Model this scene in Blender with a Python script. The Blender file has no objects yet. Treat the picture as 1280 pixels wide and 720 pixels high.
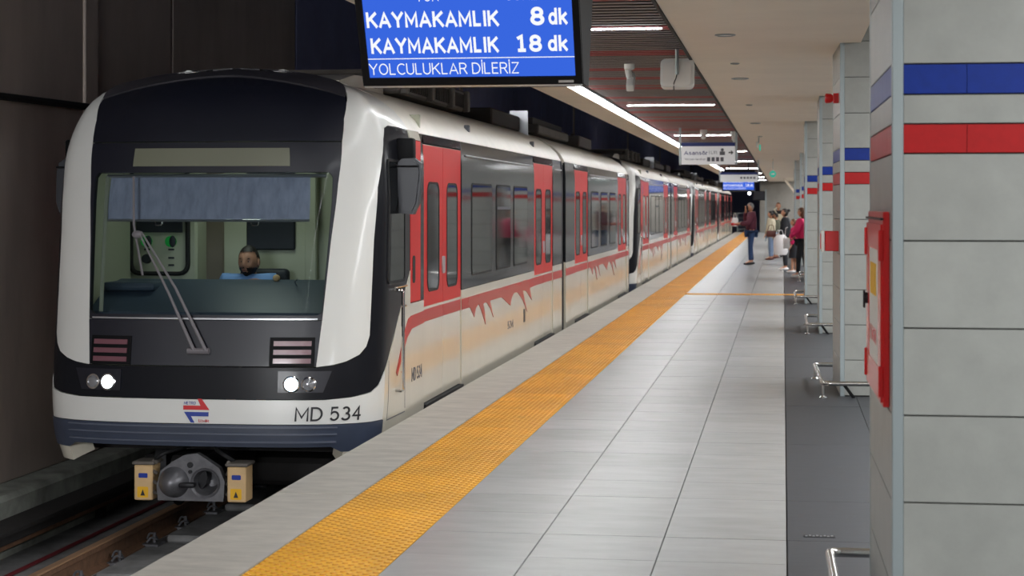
import bpy, bmesh, math, random
from mathutils import Vector, Matrix
random.seed(4)
SC = bpy.context.scene
COL = SC.collection
PI = math.pi

# ------------------------------------------------------------------ camera, world, exposure
FPX = 2250.0
YAW = math.atan((979 - 640) / FPX)
cam_d = bpy.data.cameras.new('camera')
cam_d.sensor_width = 36.0
cam_d.lens = 36.0 * FPX / 1280.0
cam_d.shift_y = -(360 - 256) / 1280.0
cam_d.clip_end = 400
cam_d.dof.use_dof = True
cam_d.dof.focus_distance = 12.5
cam_d.dof.aperture_fstop = 5.0
cam = bpy.data.objects.new('camera', cam_d)
COL.objects.link(cam)
cam.location = (0, 0, 1.65)
cam.rotation_euler = (PI / 2, 0, YAW)
SC.camera = cam

world = bpy.data.worlds.new('world')
SC.world = world
world.use_nodes = True
world.node_tree.nodes['Background'].inputs[0].default_value = (1.0, 0.97, 0.93, 1)
world.node_tree.nodes['Background'].inputs[1].default_value = 0.1

SC.view_settings.view_transform = 'Standard'
SC.view_settings.look = 'None'
SC.view_settings.gamma = 1.0
SC.view_settings.use_curve_mapping = False
SC.view_settings.exposure = -0.15
LAMP = 38.0          # strength of the linear lamps


def area(name, loc, rot, sx, sy, e, col=(.97, .985, 1.0)):
    l = bpy.data.lights.new(name, 'AREA')
    l.shape = 'RECTANGLE'
    l.size, l.size_y = sx, sy
    l.energy = e
    l.color = col
    o = bpy.data.objects.new(name, l)
    COL.objects.link(o)
    o.location = loc
    o.rotation_euler = rot
    return o


# unseen fill lights added over the far platform half to brighten floor and ceiling
for _i in range(6):
    area('far_side_fill', (2.7, 5 + 20 * _i, 3.30), (0, 0, 0), .5, 19, 1150)
# floodlight added unseen behind the camera to brighten the train front
_f = area('front_fill', (-4.6, -5.0, 3.3), (math.radians(84), 0, math.radians(2)), 5.0, 2.4, 150)
_f.data.spread = math.radians(55)


# ------------------------------------------------------------------ materials
def srgb(c):
    return tuple((v / 12.92 if v <= 0.04045 else ((v + 0.055) / 1.055) ** 2.4) for v in c)


def rgb(r, g, b):
    return srgb((r / 255, g / 255, b / 255)) + (1,)


def mat(name, color, rough=0.5, metal=0.0, noise=0.0, nscale=6.0, bump=0.0, bscale=60.0, rand=0.0,
        coat=0.0, emit=None, estr=0.0, stretch=None, spec=0.5, alpha=None, ndark=None):
    m = bpy.data.materials.new(name)
    m.use_nodes = True
    nt = m.node_tree
    b = nt.nodes['Principled BSDF']
    b.inputs['Base Color'].default_value = color
    b.inputs['Roughness'].default_value = rough
    b.inputs['Metallic'].default_value = metal
    b.inputs['Specular IOR Level'].default_value = spec
    b.inputs['Coat Weight'].default_value = coat
    b.inputs['Coat Roughness'].default_value = 0.08
    if emit:
        b.inputs['Emission Color'].default_value = emit
        b.inputs['Emission Strength'].default_value = estr
    tc = nt.nodes.new('ShaderNodeTexCoord')
    mp = nt.nodes.new('ShaderNodeMapping')
    nt.links.new(tc.outputs['Object'], mp.inputs['Vector'])
    if stretch:
        mp.inputs['Scale'].default_value = stretch
    last = None
    if rand > 0 or noise > 0:
        oi = nt.nodes.new('ShaderNodeObjectInfo')
        ad = nt.nodes.new('ShaderNodeVectorMath')
        ad.operation = 'MULTIPLY_ADD'
        ad.inputs[1].default_value = (37, 53, 71)
        nt.links.new(oi.outputs['Random'], ad.inputs[0])
        nt.links.new(mp.outputs['Vector'], ad.inputs[2])
        vec = ad.outputs['Vector']
    else:
        vec = mp.outputs['Vector']
    if noise > 0:
        nz = nt.nodes.new('ShaderNodeTexNoise')
        nz.inputs['Scale'].default_value = nscale
        nz.inputs['Detail'].default_value = 6
        nz.inputs['Roughness'].default_value = 0.6
        nt.links.new(vec, nz.inputs['Vector'])
        mr = nt.nodes.new('ShaderNodeMapRange')
        mr.inputs['From Min'].default_value = 0.3
        mr.inputs['From Max'].default_value = 0.7
        nt.links.new(nz.outputs['Fac'], mr.inputs['Value'])
        mx = nt.nodes.new('ShaderNodeMix')
        mx.data_type = 'RGBA'
        dk = ndark if ndark else tuple(v * (1 - noise) for v in color[:3]) + (1,)
        lt = tuple(min(1, v * (1 + noise * 0.5)) for v in color[:3]) + (1,)
        mx.inputs['A'].default_value = dk
        mx.inputs['B'].default_value = lt
        nt.links.new(mr.outputs['Result'], mx.inputs['Factor'])
        last = mx.outputs['Result']
    if rand > 0:
        mr2 = nt.nodes.new('ShaderNodeMapRange')
        mr2.inputs['To Min'].default_value = 1 - rand
        mr2.inputs['To Max'].default_value = 1 + rand
        nt.links.new(oi.outputs['Random'], mr2.inputs['Value'])
        hs = nt.nodes.new('ShaderNodeHueSaturation')
        if last:
            nt.links.new(last, hs.inputs['Color'])
        else:
            hs.inputs['Color'].default_value = color
        nt.links.new(mr2.outputs['Result'], hs.inputs['Value'])
        last = hs.outputs['Color']
    if last:
        nt.links.new(last, b.inputs['Base Color'])
    if bump > 0:
        nb = nt.nodes.new('ShaderNodeTexNoise')
        nb.inputs['Scale'].default_value = bscale
        nb.inputs['Detail'].default_value = 4
        nt.links.new(vec, nb.inputs['Vector'])
        bp = nt.nodes.new('ShaderNodeBump')
        bp.inputs['Strength'].default_value = bump
        bp.inputs['Distance'].default_value = 0.01
        nt.links.new(nb.outputs['Fac'], bp.inputs['Height'])
        nt.links.new(bp.outputs['Normal'], b.inputs['Normal'])
    return m


def emis(name, color, s):
    m = bpy.data.materials.new(name)
    m.use_nodes = True
    nt = m.node_tree
    nt.nodes.remove(nt.nodes['Principled BSDF'])
    e = nt.nodes.new('ShaderNodeEmission')
    e.inputs[0].default_value = color
    e.inputs[1].default_value = s
    nt.links.new(e.outputs[0], nt.nodes['Material Output'].inputs[0])
    return m


def glass(name, tint, trans, rough=0.02):
    """thin pane: part see-through, part mirror"""
    m = bpy.data.materials.new(name)
    m.use_nodes = True
    nt = m.node_tree
    nt.nodes.remove(nt.nodes['Principled BSDF'])
    tr = nt.nodes.new('ShaderNodeBsdfTransparent')
    tr.inputs[0].default_value = tuple(v * trans for v in tint[:3]) + (1,)
    gl = nt.nodes.new('ShaderNodeBsdfGlossy')
    gl.inputs['Roughness'].default_value = rough
    gl.inputs[0].default_value = (0.9, 0.9, 0.9, 1)
    fr = nt.nodes.new('ShaderNodeFresnel')
    fr.inputs[0].default_value = 1.12
    mx = nt.nodes.new('ShaderNodeMixShader')
    nt.links.new(fr.outputs[0], mx.inputs[0])
    nt.links.new(tr.outputs[0], mx.inputs[1])
    nt.links.new(gl.outputs[0], mx.inputs[2])
    nt.links.new(mx.outputs[0], nt.nodes['Material Output'].inputs[0])
    return m


M = dict(
    tile=mat('pale_floor_tile', rgb(168, 169, 168), 0.27, noise=0.09, nscale=3.0, rand=0.05, bump=0.05, stretch=(1, 3, 1)),
    darktile=mat('dark_slate_tile', rgb(58, 61, 66), 0.45, noise=0.22, nscale=7.0, rand=0.05, stretch=(1, 7, 1)),
    edge=mat('edge_concrete', rgb(184, 178, 168), 0.55, noise=0.2, nscale=4.0, rand=0.06, bump=0.1, stretch=(1, 2.5, 1)),
    yellow=mat('tactile_yellow', rgb(244, 182, 34), 0.45, noise=0.18, nscale=2.5, rand=0.09),
    yellowshade=mat('tactile_shaded', rgb(206, 136, 34), 0.6, noise=0.2, nscale=2.5, rand=0.09),
    grout=mat('joint_grey', rgb(70, 68, 66), 0.9),
    concrete=mat('raw_concrete', rgb(120, 116, 110), 0.85, noise=0.3, nscale=2.5, bump=0.3),
    trackslab=mat('track_slab', rgb(132, 132, 132), 0.85, noise=0.4, nscale=3.5, bump=0.3),
    ledge=mat('ledge_concrete', rgb(150, 154, 146), 0.85, noise=0.4, nscale=4.0, bump=0.3),
    wallpanel=mat('tunnel_wall_panel', rgb(186, 172, 163), 0.75, noise=0.22, nscale=1.6, bump=0.2, stretch=(1, 1, 0.3)),
    navypanel=mat('tunnel_wall_navy', rgb(142, 146, 186), 0.75, noise=0.15, nscale=1.6, bump=0.2),
    wallgap=mat('tunnel_wall_gap', rgb(60, 56, 54), 0.9),
    walldark=mat('tunnel_dark', rgb(104, 110, 140), 0.85),
    palewall=mat('pale_wall', rgb(78, 76, 74), 0.6, noise=0.05),
    endwall=mat('end_wall_concrete', rgb(150, 146, 138), 0.7, noise=0.15, nscale=1.5),
    soffit=mat('soffit_paint', rgb(240, 228, 210), 0.6, noise=0.05, nscale=1.5, bump=0.05, bscale=12),
    slat=mat('slat_dark', rgb(44, 41, 44), 0.5, rand=0.25),
    slatred=mat('slat_red', rgb(120, 34, 38), 0.5, rand=0.2),
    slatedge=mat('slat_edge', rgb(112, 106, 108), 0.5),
    slatrededge=mat('slat_red_lit_edge', rgb(150, 44, 48), 0.5),
    ceilback=mat('ceiling_void', rgb(22, 20, 22), 0.9),
    black=mat('black_trim', rgb(6, 6, 10), 0.6, spec=.2),
    panel=mat('pillar_panel', rgb(150, 152, 147), 0.42, noise=0.10, nscale=7.0, rand=0.03, bump=0.04),
    bandblue=mat('band_blue', rgb(8, 44, 132), 0.45, spec=.25, noise=0.1, nscale=30),
    bandred=mat('band_red', rgb(168, 20, 22), 0.45, spec=.25, noise=0.1, nscale=30),
    alu=mat('aluminium_trim', rgb(150, 160, 162), 0.38, metal=0.35),
    steel=mat('stainless', rgb(200, 198, 194), 0.22, metal=1.0),
    chrome=mat('chrome', rgb(225, 225, 225), 0.12, metal=1.0),
    redbox=mat('red_enamel', rgb(206, 16, 18), 0.3, coat=0.3),
    white=mat('white_plastic', rgb(225, 225, 220), 0.45),
    paper=mat('paper_label', rgb(225, 222, 215), 0.6),
    yellowlabel=mat('yellow_label', rgb(235, 180, 30), 0.6),
    lamp=emis('lamp_diffuser', (0.96, 0.985, 1.0, 1), LAMP),
    body=mat('train_white', rgb(226, 226, 222), 0.3, coat=0.3, noise=0.03, nscale=2.0),
    bodyside=mat('train_cream', rgb(222, 216, 200), 0.16, coat=0.4, noise=0.04, nscale=1.5),
    roof=mat('train_roof', rgb(214, 208, 196), 0.35, noise=0.08, nscale=3.0),
    band=mat('train_window_band', rgb(40, 42, 46), 0.1, spec=.35),
    nosedark=mat('train_black_mask', rgb(24, 26, 38), 0.4, coat=0.1, noise=0.15, nscale=3),
    patch=mat('train_black_side', rgb(28, 29, 34), 0.3, spec=.3),
    capgrey=mat('train_cap_grey', rgb(62, 60, 66), 0.5, noise=0.15, nscale=4),
    mirrorgrey=mat('mirror_shell', rgb(32, 35, 44), 0.4, coat=0.1),
    bumperrib=mat('bumper_rib', rgb(96, 102, 118), 0.4),
    bumper=mat('train_bumper', rgb(60, 68, 86), 0.4, noise=0.15, nscale=6),
    redpaint=mat('train_red', rgb(214, 28, 24), 0.3, spec=.3),
    stripe=mat('train_stripe_red', rgb(190, 32, 28), 0.3, spec=.3),
    stripefaded=mat('train_emblem_red', rgb(186, 68, 56), 0.3, spec=.3),
    rubber=mat('rubber', rgb(22, 22, 24), 0.7),
    under=mat('underframe', rgb(40, 38, 38), 0.8, noise=0.3, nscale=8),
    pane=mat('dark_glass', rgb(14, 17, 18), 0.05, spec=0.3),
    glass=glass('windscreen_glass', (0.90, 0.94, 0.95), 0.84),
    cabwall=mat('cab_beige', rgb(176, 178, 158), 0.6),
    cabdark=mat('cab_dark', rgb(30, 34, 44), 0.6),
    cabbrown=mat('cab_brown', rgb(110, 100, 88), 0.6),
    dash=mat('cab_dash', rgb(62, 76, 92), 0.5),
    blind=mat('cab_blind', rgb(186, 190, 214), 0.8, noise=0.25, nscale=6, stretch=(3, 1, 1)),
    display=mat('destination_panel', rgb(120, 122, 104), 0.4),
    green=emis('gauge_green', (0.05, 0.8, 0.15, 1), 0.2),
    casting=mat('cast_iron', rgb(112, 112, 116), 0.4, metal=0.5, noise=0.3, nscale=12),
    castdark=mat('cast_dark', rgb(30, 30, 34), 0.5, metal=0.3),
    couplerbox=mat('coupler_box', rgb(214, 180, 132), 0.5, noise=0.1, nscale=10),
    wipergrey=mat('wiper_grey', rgb(120, 116, 120), 0.5),
    lens=mat('lens_grey', rgb(150, 152, 156), 0.15, metal=0.4),
    headlight=emis('headlight_lit', (0.62, 0.83, 1.0, 1), 14),
    headlightw=emis('headlight_lit_left', (0.85, 0.95, 1.0, 1), 8),
    tail=mat('tail_lens', rgb(120, 78, 88), 0.25, coat=0.5),
    rail=mat('rail_steel', rgb(130, 98, 76), 0.6, metal=0.1, noise=0.3, nscale=20),
    railtop=mat('rail_top', rgb(196, 156, 122), 0.35, metal=0.4),
    redcable=mat('red_cable', rgb(104, 34, 40), 0.5),
    screen=emis('screen_blue', (0.045, 0.15, 0.82, 1), 1.0),
    screentext=emis('screen_text', (0.95, 0.97, 1, 1), 1.1),
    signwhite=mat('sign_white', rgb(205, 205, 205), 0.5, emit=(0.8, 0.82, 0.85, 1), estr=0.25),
    signblue=mat('sign_blue', rgb(18, 40, 110), 0.4),
    ink=mat('ink_dark', rgb(36, 36, 40), 0.5),
    inkgrey=mat('ink_grey', rgb(90, 92, 100), 0.5),
    logored=mat('logo_red', rgb(205, 20, 30), 0.4),
    logoblue=mat('logo_blue', rgb(16, 50, 150), 0.4),
    exitgreen=emis('exit_green', (0.05, 0.6, 0.42, 1), .7),
    silver=mat('silver_plate', rgb(200, 202, 206), 0.3, metal=0.8),
    hvac=mat('hvac_grey', rgb(104, 98, 92), 0.6, noise=0.2, nscale=6),
    hvacdark=mat('hvac_dark', rgb(60, 54, 50), 0.7),
    skin=mat('skin', rgb(196, 142, 112), 0.5),
    skindark=mat('skin_driver', rgb(190, 140, 116), 0.5),
    hairdark=mat('hair_dark', rgb(30, 24, 22), 0.6),
    hairgrey=mat('hair_grey', rgb(110, 108, 108), 0.6),
    hairbrown=mat('hair_brown', rgb(96, 60, 36), 0.6),
    eyewhite=mat('eye_white', rgb(225, 220, 215), 0.3),
    iris=mat('iris', rgb(40, 26, 20), 0.3),
    lips=mat('lips', rgb(140, 84, 76), 0.5),
    shirtblue=mat('shirt_blue', rgb(120, 158, 214), 0.8),
    burgundy=mat('cloth_burgundy', rgb(84, 30, 48), 0.8),
    jeans=mat('cloth_jeans', rgb(38, 62, 100), 0.85),
    jeanslight=mat('cloth_jeans_pale', rgb(130, 150, 180), 0.85),
    beige=mat('cloth_beige', rgb(196, 184, 158), 0.85),
    olive=mat('cloth_olive', rgb(92, 92, 76), 0.85),
    clothblack=mat('cloth_black', rgb(22, 23, 30), 0.8),
    pink=mat('cloth_pink', rgb(214, 30, 96), 0.75),
    shoewhite=mat('shoe_white', rgb(225, 222, 220), 0.6),
    shoedark=mat('shoe_dark', rgb(24, 24, 28), 0.6),
    bagwhite=mat('bag_white', rgb(226, 222, 222), 0.5),
    bagred=mat('bag_red', rgb(196, 40, 50), 0.5),
    bagbrown=mat('bag_brown', rgb(92, 44, 36), 0.5),
)


for _k in ('pane', 'band', 'patch', 'redpaint'):
    M[_k].node_tree.nodes['Principled BSDF'].inputs['IOR'].default_value = 1.3


# ------------------------------------------------------------------ mesh helpers
def finish(bm, angle=35):
    bmesh.ops.recalc_face_normals(bm, faces=bm.faces)
    a = math.radians(angle)
    for f in bm.faces:
        f.smooth = True
    for e in bm.edges:
        if len(e.link_faces) == 2:
            if e.calc_face_angle(0) > a:
                e.smooth = False


def obj(name, bm, m, parent=None, loc=None, mesh_angle=35, rot=None):
    if isinstance(bm, bpy.types.Mesh):
        me = bm
    else:
        finish(bm, mesh_angle)
        me = bpy.data.meshes.new(name)
        bm.to_mesh(me)
        bm.free()
    if m is not None and not me.materials:
        me.materials.append(M[m] if isinstance(m, str) else m)
    o = bpy.data.objects.new(name, me)
    COL.objects.link(o)
    if parent:
        o.parent = parent
    if loc:
        o.location = loc
    if rot:
        o.rotation_euler = rot
    return o


def tag(o, label, cat, group=None):
    o['label'] = label
    o['category'] = cat
    if group:
        o['group'] = group
    return o


def thing(name, label, cat, loc=(0, 0, 0), rotz=0, group=None):
    o = bpy.data.objects.new(name, None)
    o.empty_display_size = 0.2
    COL.objects.link(o)
    o.location = loc
    o.rotation_euler = (0, 0, rotz)
    return tag(o, label, cat, group)


def struct(name, bm, m, **k):
    o = obj(name, bm, m, **k)
    o['kind'] = 'structure'
    return o


def copy_tree(o, parent=None, skip=()):
    c = o.copy()
    COL.objects.link(c)
    c.parent = parent
    for ch in list(o.children):
        if ch.name.split('.')[0] in skip:
            continue
        copy_tree(ch, c, skip)
    return c


def B():
    return bmesh.new()


def box(bm, x0, y0, z0, x1, y1, z1, bev=0.0, seg=1):
    vs = [bm.verts.new(p) for p in ((x0, y0, z0), (x1, y0, z0), (x1, y1, z0), (x0, y1, z0),
                                    (x0, y0, z1), (x1, y0, z1), (x1, y1, z1), (x0, y1, z1))]
    fs = [bm.faces.new([vs[i] for i in q]) for q in
          ((3, 2, 1, 0), (4, 5, 6, 7), (0, 1, 5, 4), (1, 2, 6, 5), (2, 3, 7, 6), (3, 0, 4, 7))]
    if bev > 0:
        es = list({e for f in fs for e in f.edges})
        bmesh.ops.bevel(bm, geom=es, offset=bev, segments=seg, affect='EDGES', profile=0.5)
    return bm


def bx(x0, y0, z0, x1, y1, z1, bev=0.0, seg=1):
    return box(B(), x0, y0, z0, x1, y1, z1, bev, seg)


def tube(bm, pts, r, n=10, cap=True):
    pts = [Vector(p) for p in pts]
    rings = []
    rr = r if isinstance(r, (list, tuple)) else [r] * len(pts)
    up = None
    for i, p in enumerate(pts):
        if i == 0:
            d = (pts[1] - p)
        elif i == len(pts) - 1:
            d = (p - pts[i - 1])
        else:
            d = (pts[i + 1] - p).normalized() + (p - pts[i - 1]).normalized()
        d.normalize()
        if up is None:
            up = Vector((0, 0, 1)) if abs(d.z) < 0.9 else Vector((1, 0, 0))
        a = d.cross(up).normalized()
        b = a.cross(d).normalized()
        up = b
        rings.append([bm.verts.new(p + (a * math.cos(2 * PI * k / n) + b * math.sin(2 * PI * k / n)) * rr[i]) for k in range(n)])
    for i in range(len(rings) - 1):
        for k in range(n):
            bm.faces.new((rings[i][k], rings[i][(k + 1) % n], rings[i + 1][(k + 1) % n], rings[i + 1][k]))
    if cap:
        bm.faces.new(rings[0])
        bm.faces.new(rings[-1])
    return bm


def bend(pts, rad, seg=4):
    """round the corners of a polyline"""
    pts = [Vector(p) for p in pts]
    out = [pts[0]]
    for i in range(1, len(pts) - 1):
        a = (pts[i - 1] - pts[i]).normalized() * rad
        b = (pts[i + 1] - pts[i]).normalized() * rad
        for k in range(seg + 1):
            t = k / seg
            out.append(pts[i] + a * (1 - t) ** 2 + b * t ** 2)
    out.append(pts[-1])
    return out


def lathe(bm, prof, axis='Z', n=24, origin=(0, 0, 0), cap0=True):
    o = Vector(origin)
    rings = []
    for r, h in prof:
        ring = []
        for k in range(n):
            c, s = math.cos(2 * PI * k / n) * r, math.sin(2 * PI * k / n) * r
            p = {'Z': (c, s, h), 'Y': (c, h, s), 'X': (h, c, s)}[axis]
            ring.append(bm.verts.new(o + Vector(p)))
        rings.append(ring)
    for i in range(len(rings) - 1):
        for k in range(n):
            bm.faces.new((rings[i][k], rings[i][(k + 1) % n], rings[i + 1][(k + 1) % n], rings[i + 1][k]))
    if cap0:
        bm.faces.new(rings[0])
    bm.faces.new(rings[-1])
    return bm


def prism(bm, poly, a0, a1, plane='XZ'):
    """extrude a 2D polygon; plane XZ extrudes in Y, YZ in X, XY in Z"""
    def P(u, v, w):
        return {'XZ': (u, w, v), 'YZ': (w, u, v), 'XY': (u, v, w)}[plane]
    A = [bm.verts.new(P(u, v, a0)) for u, v in poly]
    Z = [bm.verts.new(P(u, v, a1)) for u, v in poly]
    bm.faces.new(A)
    bm.faces.new(Z[::-1])
    n = len(poly)
    for i in range(n):
        bm.faces.new((A[i], A[(i + 1) % n], Z[(i + 1) % n], Z[i]))
    return bm


def ball(bm, c, r, sub=2):
    res = bmesh.ops.create_icosphere(bm, subdivisions=sub, radius=1)
    rx, ry, rz = r if isinstance(r, (tuple, list)) else (r, r, r)
    for v in res['verts']:
        v.co = Vector((v.co.x * rx + c[0], v.co.y * ry + c[1], v.co.z * rz + c[2]))
    return bm


def rrect(x0, y0, x1, y1, r, seg=4):
    pts = []
    for cx, cy, a0 in ((x1 - r, y1 - r, 0), (x0 + r, y1 - r, 90), (x0 + r, y0 + r, 180), (x1 - r, y0 + r, 270)):
        for k in range(seg + 1):
            a = math.radians(a0 + 90 * k / seg)
            pts.append((cx + r * math.cos(a), cy + r * math.sin(a)))
    return pts


def flat_fill(loops):
    bm = B()
    edges = []
    for lp in loops:
        vs = [bm.verts.new((u, v, 0)) for u, v in lp]
        for i in range(len(vs)):
            edges.append(bm.edges.new((vs[i], vs[(i + 1) % len(vs)])))
    bmesh.ops.triangle_fill(bm, use_beauty=True, edges=edges)
    return bm


def slice_grid(bm, du, dv):
    us = [v.co.x for v in bm.verts]
    vs = [v.co.y for v in bm.verts]
    for axis, lo, hi, st in ((0, min(us), max(us), du), (1, min(vs), max(vs), dv)):
        if not st:
            continue
        k = math.ceil(lo / st + 1e-6)
        while k * st < hi - 1e-6:
            co = (k * st, 0, 0) if axis == 0 else (0, k * st, 0)
            no = (1, 0, 0) if axis == 0 else (0, 1, 0)
            bmesh.ops.bisect_plane(bm, geom=bm.verts[:] + bm.edges[:] + bm.faces[:], dist=1e-6, plane_co=co, plane_no=no)
            k += 1


def wrap(bm, fn, off, thick):
    """bend a flat mesh on to fn(u, v) -> (point, normal) and give it a thickness"""
    bm.verts.ensure_lookup_table()
    vs = bm.verts[:]
    fs = bm.faces[:]
    bound = [tuple(e.verts) for e in bm.edges if len(e.link_faces) == 1]
    inner = {}
    for v in vs:
        p, n = fn(v.co.x, v.co.y)
        inner[v] = bm.verts.new(p + n * (off - thick))
        v.co = p + n * off
    for f in fs:
        try:
            bm.faces.new([inner[v] for v in reversed(f.verts)])
        except ValueError:
            pass
    for a, b in bound:
        try:
            bm.faces.new((a, b, inner[b], inner[a]))
        except ValueError:
            pass
    return bm


def _arc(cx, cy, rx, ry, a0, a1, n=12):
    return [(cx + rx * math.cos(math.radians(a0 + (a1 - a0) * i / n)), cy + ry * math.sin(math.radians(a0 + (a1 - a0) * i / n))) for i in range(n + 1)]


# monoline capitals: name -> (width, strokes), cap height 1
GL = {
    'K': (.66, [[(0, 0), (0, 1)], [(.62, 1), (.02, .42)], [(.22, .60), (.66, 0)]]),
    'A': (.74, [[(0, 0), (.37, 1), (.74, 0)], [(.13, .30), (.61, .30)]]),
    'Y': (.70, [[(0, 1), (.35, .48), (.70, 1)], [(.35, .48), (.35, 0)]]),
    'M': (.80, [[(0, 0), (0, 1), (.40, .22), (.80, 1), (.80, 0)]]),
    'L': (.50, [[(0, 1), (0, 0), (.50, 0)]]),
    'I': (.0, [[(0, 0), (0, 1)]]),
    'İ': (.0, [[(0, 0), (0, 1)], [(0, 1.16), (0, 1.27)]]),
    'T': (.68, [[(0, 1), (.68, 1)], [(.34, 1), (.34, 0)]]),
    'N': (.64, [[(0, 0), (0, 1), (.64, 0), (.64, 1)]]),
    'Z': (.62, [[(0, 1), (.62, 1), (0, 0), (.62, 0)]]),
    'E': (.52, [[(.52, 1), (0, 1), (0, 0), (.52, 0)], [(0, .52), (.48, .52)]]),
    'R': (.62, [[(0, 0), (0, 1), (.32, 1)] + _arc(.32, .745, .26, .255, 90, -90) + [(0, .49)], [(.34, .49), (.62, 0)]]),
    'O': (.76, [_arc(.38, .5, .38, .5, 0, 360, 28)]),
    'Ö': (.76, [_arc(.38, .5, .38, .5, 0, 360, 28), [(.24, 1.14), (.24, 1.25)], [(.52, 1.14), (.52, 1.25)]]),
    'Ü': (.62, [[(0, 1), (0, .32)] + _arc(.31, .32, .31, .32, 180, 360) + [(.62, 1)], [(.18, 1.14), (.18, 1.25)], [(.44, 1.14), (.44, 1.25)]]),
    'U': (.62, [[(0, 1), (0, .32)] + _arc(.31, .32, .31, .32, 180, 360) + [(.62, 1)]]),
    'C': (.66, [_arc(.40, .5, .40, .5, 48, 312, 22)]),
    'G': (.72, [_arc(.40, .5, .40, .5, 48, 320, 22) + [(.70, .45), (.44, .45)]]),
    'D': (.68, [[(0, 0), (0, 1), (.26, 1)] + _arc(.26, .5, .42, .5, 90, -90, 18) + [(0, 0)]]),
    'S': (.54, [_arc(.27, .74, .26, .26, 40, 270, 14) + _arc(.27, .25, .28, .25, 90, -140, 14)]),
    'd': (.50, [[(.50, 0), (.50, 1.05)], _arc(.25, .35, .25, .36, 0, 360, 22)]),
    'k': (.48, [[(0, 0), (0, 1.05)], [(.45, .70), (.02, .30)], [(.17, .43), (.48, 0)]]),
    '1': (.44, [[(0, .84), (.24, 1), (.24, 0)], [(.0, 0), (.46, 0)]]),
    '8': (.54, [_arc(.27, .745, .23, .245, 0, 360, 20), _arc(.27, .26, .27, .26, 0, 360, 20)]),
    '5': (.52, [[(.48, 1), (.08, 1), (.04, .52)] + _arc(.25, .33, .27, .33, 140, -150, 16)]),
    '3': (.52, [_arc(.25, .75, .22, .25, 150, -90, 14), _arc(.25, .26, .27, .26, 90, -155, 16)]),
    '4': (.56, [[(.40, 0), (.40, 1), (0, .30), (.56, .30)]]),
    'a': (.46, [_arc(.23, .48, .21, .22, 140, 0, 8) + [(.44, .0)], _arc(.22, .20, .22, .20, 0, 360, 18)]),
    's': (.40, [_arc(.20, .53, .18, .17, 30, 270, 10) + _arc(.20, .18, .20, .18, 90, -150, 10)]),
    'n': (.44, [[(0, 0), (0, .70)], _arc(.22, .44, .22, .26, 180, 0, 10) + [(.44, 0)]]),
    'ö': (.50, [_arc(.25, .35, .25, .35, 0, 360, 20), [(.15, .86), (.15, .96)], [(.35, .86), (.35, .96)]]),
    'r': (.28, [[(0, 0), (0, .70)], _arc(.22, .40, .22, .30, 180, 70, 6)]),
    'i': (.0, [[(0, 0), (0, .70)], [(0, .86), (0, .98)]]),
    'f': (.28, [[(.10, 0), (.10, .80)] + _arc(.28, .82, .18, .20, 180, 90, 5), [(0, .66), (.26, .66)]]),
    't': (.28, [[(.10, .95), (.10, .14)] + _arc(.26, .14, .16, .14, 180, 270, 5), [(0, .66), (.26, .66)]]),
    'e': (.48, [[(.02, .38), (.47, .38)] + _arc(.25, .35, .24, .35, 5, 320, 18)]),
    'v': (.46, [[(0, .70), (.23, 0), (.46, .70)]]),
    'y': (.46, [[(0, .70), (.24, 0)], [(.46, .70), (.15, -.25)]]),
    'u': (.44, [[(0, .70), (0, .26)] + _arc(.22, .26, .22, .26, 180, 360, 8) + [(.44, .70)]]),
    'ü': (.44, [[(0, .70), (0, .26)] + _arc(.22, .26, .22, .26, 180, 360, 8) + [(.44, .70)], [(.12, .86), (.12, .96)], [(.32, .86), (.32, .96)]]),
    '|': (.0, [[(0, -.1), (0, 1.05)]]),
}


def stroke_text(txt, sw=.10, gap=None):
    """monoline lettering, cap height 1, stroke width sw"""
    bm = B()
    gap = sw + .13 if gap is None else gap
    x = sw / 2
    h = sw / 2
    for ch in txt:
        if ch == ' ':
            x += .34
            continue
        w, strokes = GL[ch]
        for st in strokes:
            st = [(x + u, h + v * (1 - sw)) for u, v in st]
            L_, R_ = [], []
            closed = len(st) > 6 and (st[0][0] - st[-1][0]) ** 2 + (st[0][1] - st[-1][1]) ** 2 < 1e-8
            n = len(st)
            for i, (u, v) in enumerate(st):
                if closed and i == n - 1:
                    break
                a = st[(i - 1) % (n - 1 if closed else n)] if (i or closed) else None
                b_ = st[i + 1] if i < n - 1 else None
                ds = []
                if a is not None and (a[0] - u) ** 2 + (a[1] - v) ** 2 > 1e-12:
                    ds.append(((u - a[0]), (v - a[1])))
                if b_ is not None and (b_[0] - u) ** 2 + (b_[1] - v) ** 2 > 1e-12:
                    ds.append(((b_[0] - u), (b_[1] - v)))
                ds = [(p / math.hypot(p, q), q / math.hypot(p, q)) for p, q in ds]
                dx, dy = sum(d[0] for d in ds), sum(d[1] for d in ds)
                l_ = math.hypot(dx, dy) or 1
                dx, dy = dx / l_, dy / l_
                c_ = max(.62, dx * ds[0][0] + dy * ds[0][1])
                k = h / c_
                L_.append(bm.verts.new((u - dy * k, v + dx * k, 0)))
                R_.append(bm.verts.new((u + dy * k, v - dx * k, 0)))
            m_ = len(L_)
            if not closed:
                for e0, e1, ia in ((st[0], st[1], 0), (st[-1], st[-2], -1)):
                    ex, ey = e0[0] - e1[0], e0[1] - e1[1]
                    q = math.hypot(ex, ey)
                    if abs(ey) / q > .55 and q > .03 and (ex or True) and len(st) < 5 or (abs(ex) < 1e-6):
                        for vv in (L_[ia], R_[ia]):
                            vv.co.x += ex / q * h
                            vv.co.y += ey / q * h
            for i in range(m_ if closed else m_ - 1):
                j = (i + 1) % m_
                bm.faces.new((R_[i], R_[j], L_[j], L_[i]))
        x += w + gap
    bm.normal_update()
    return bm


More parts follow.
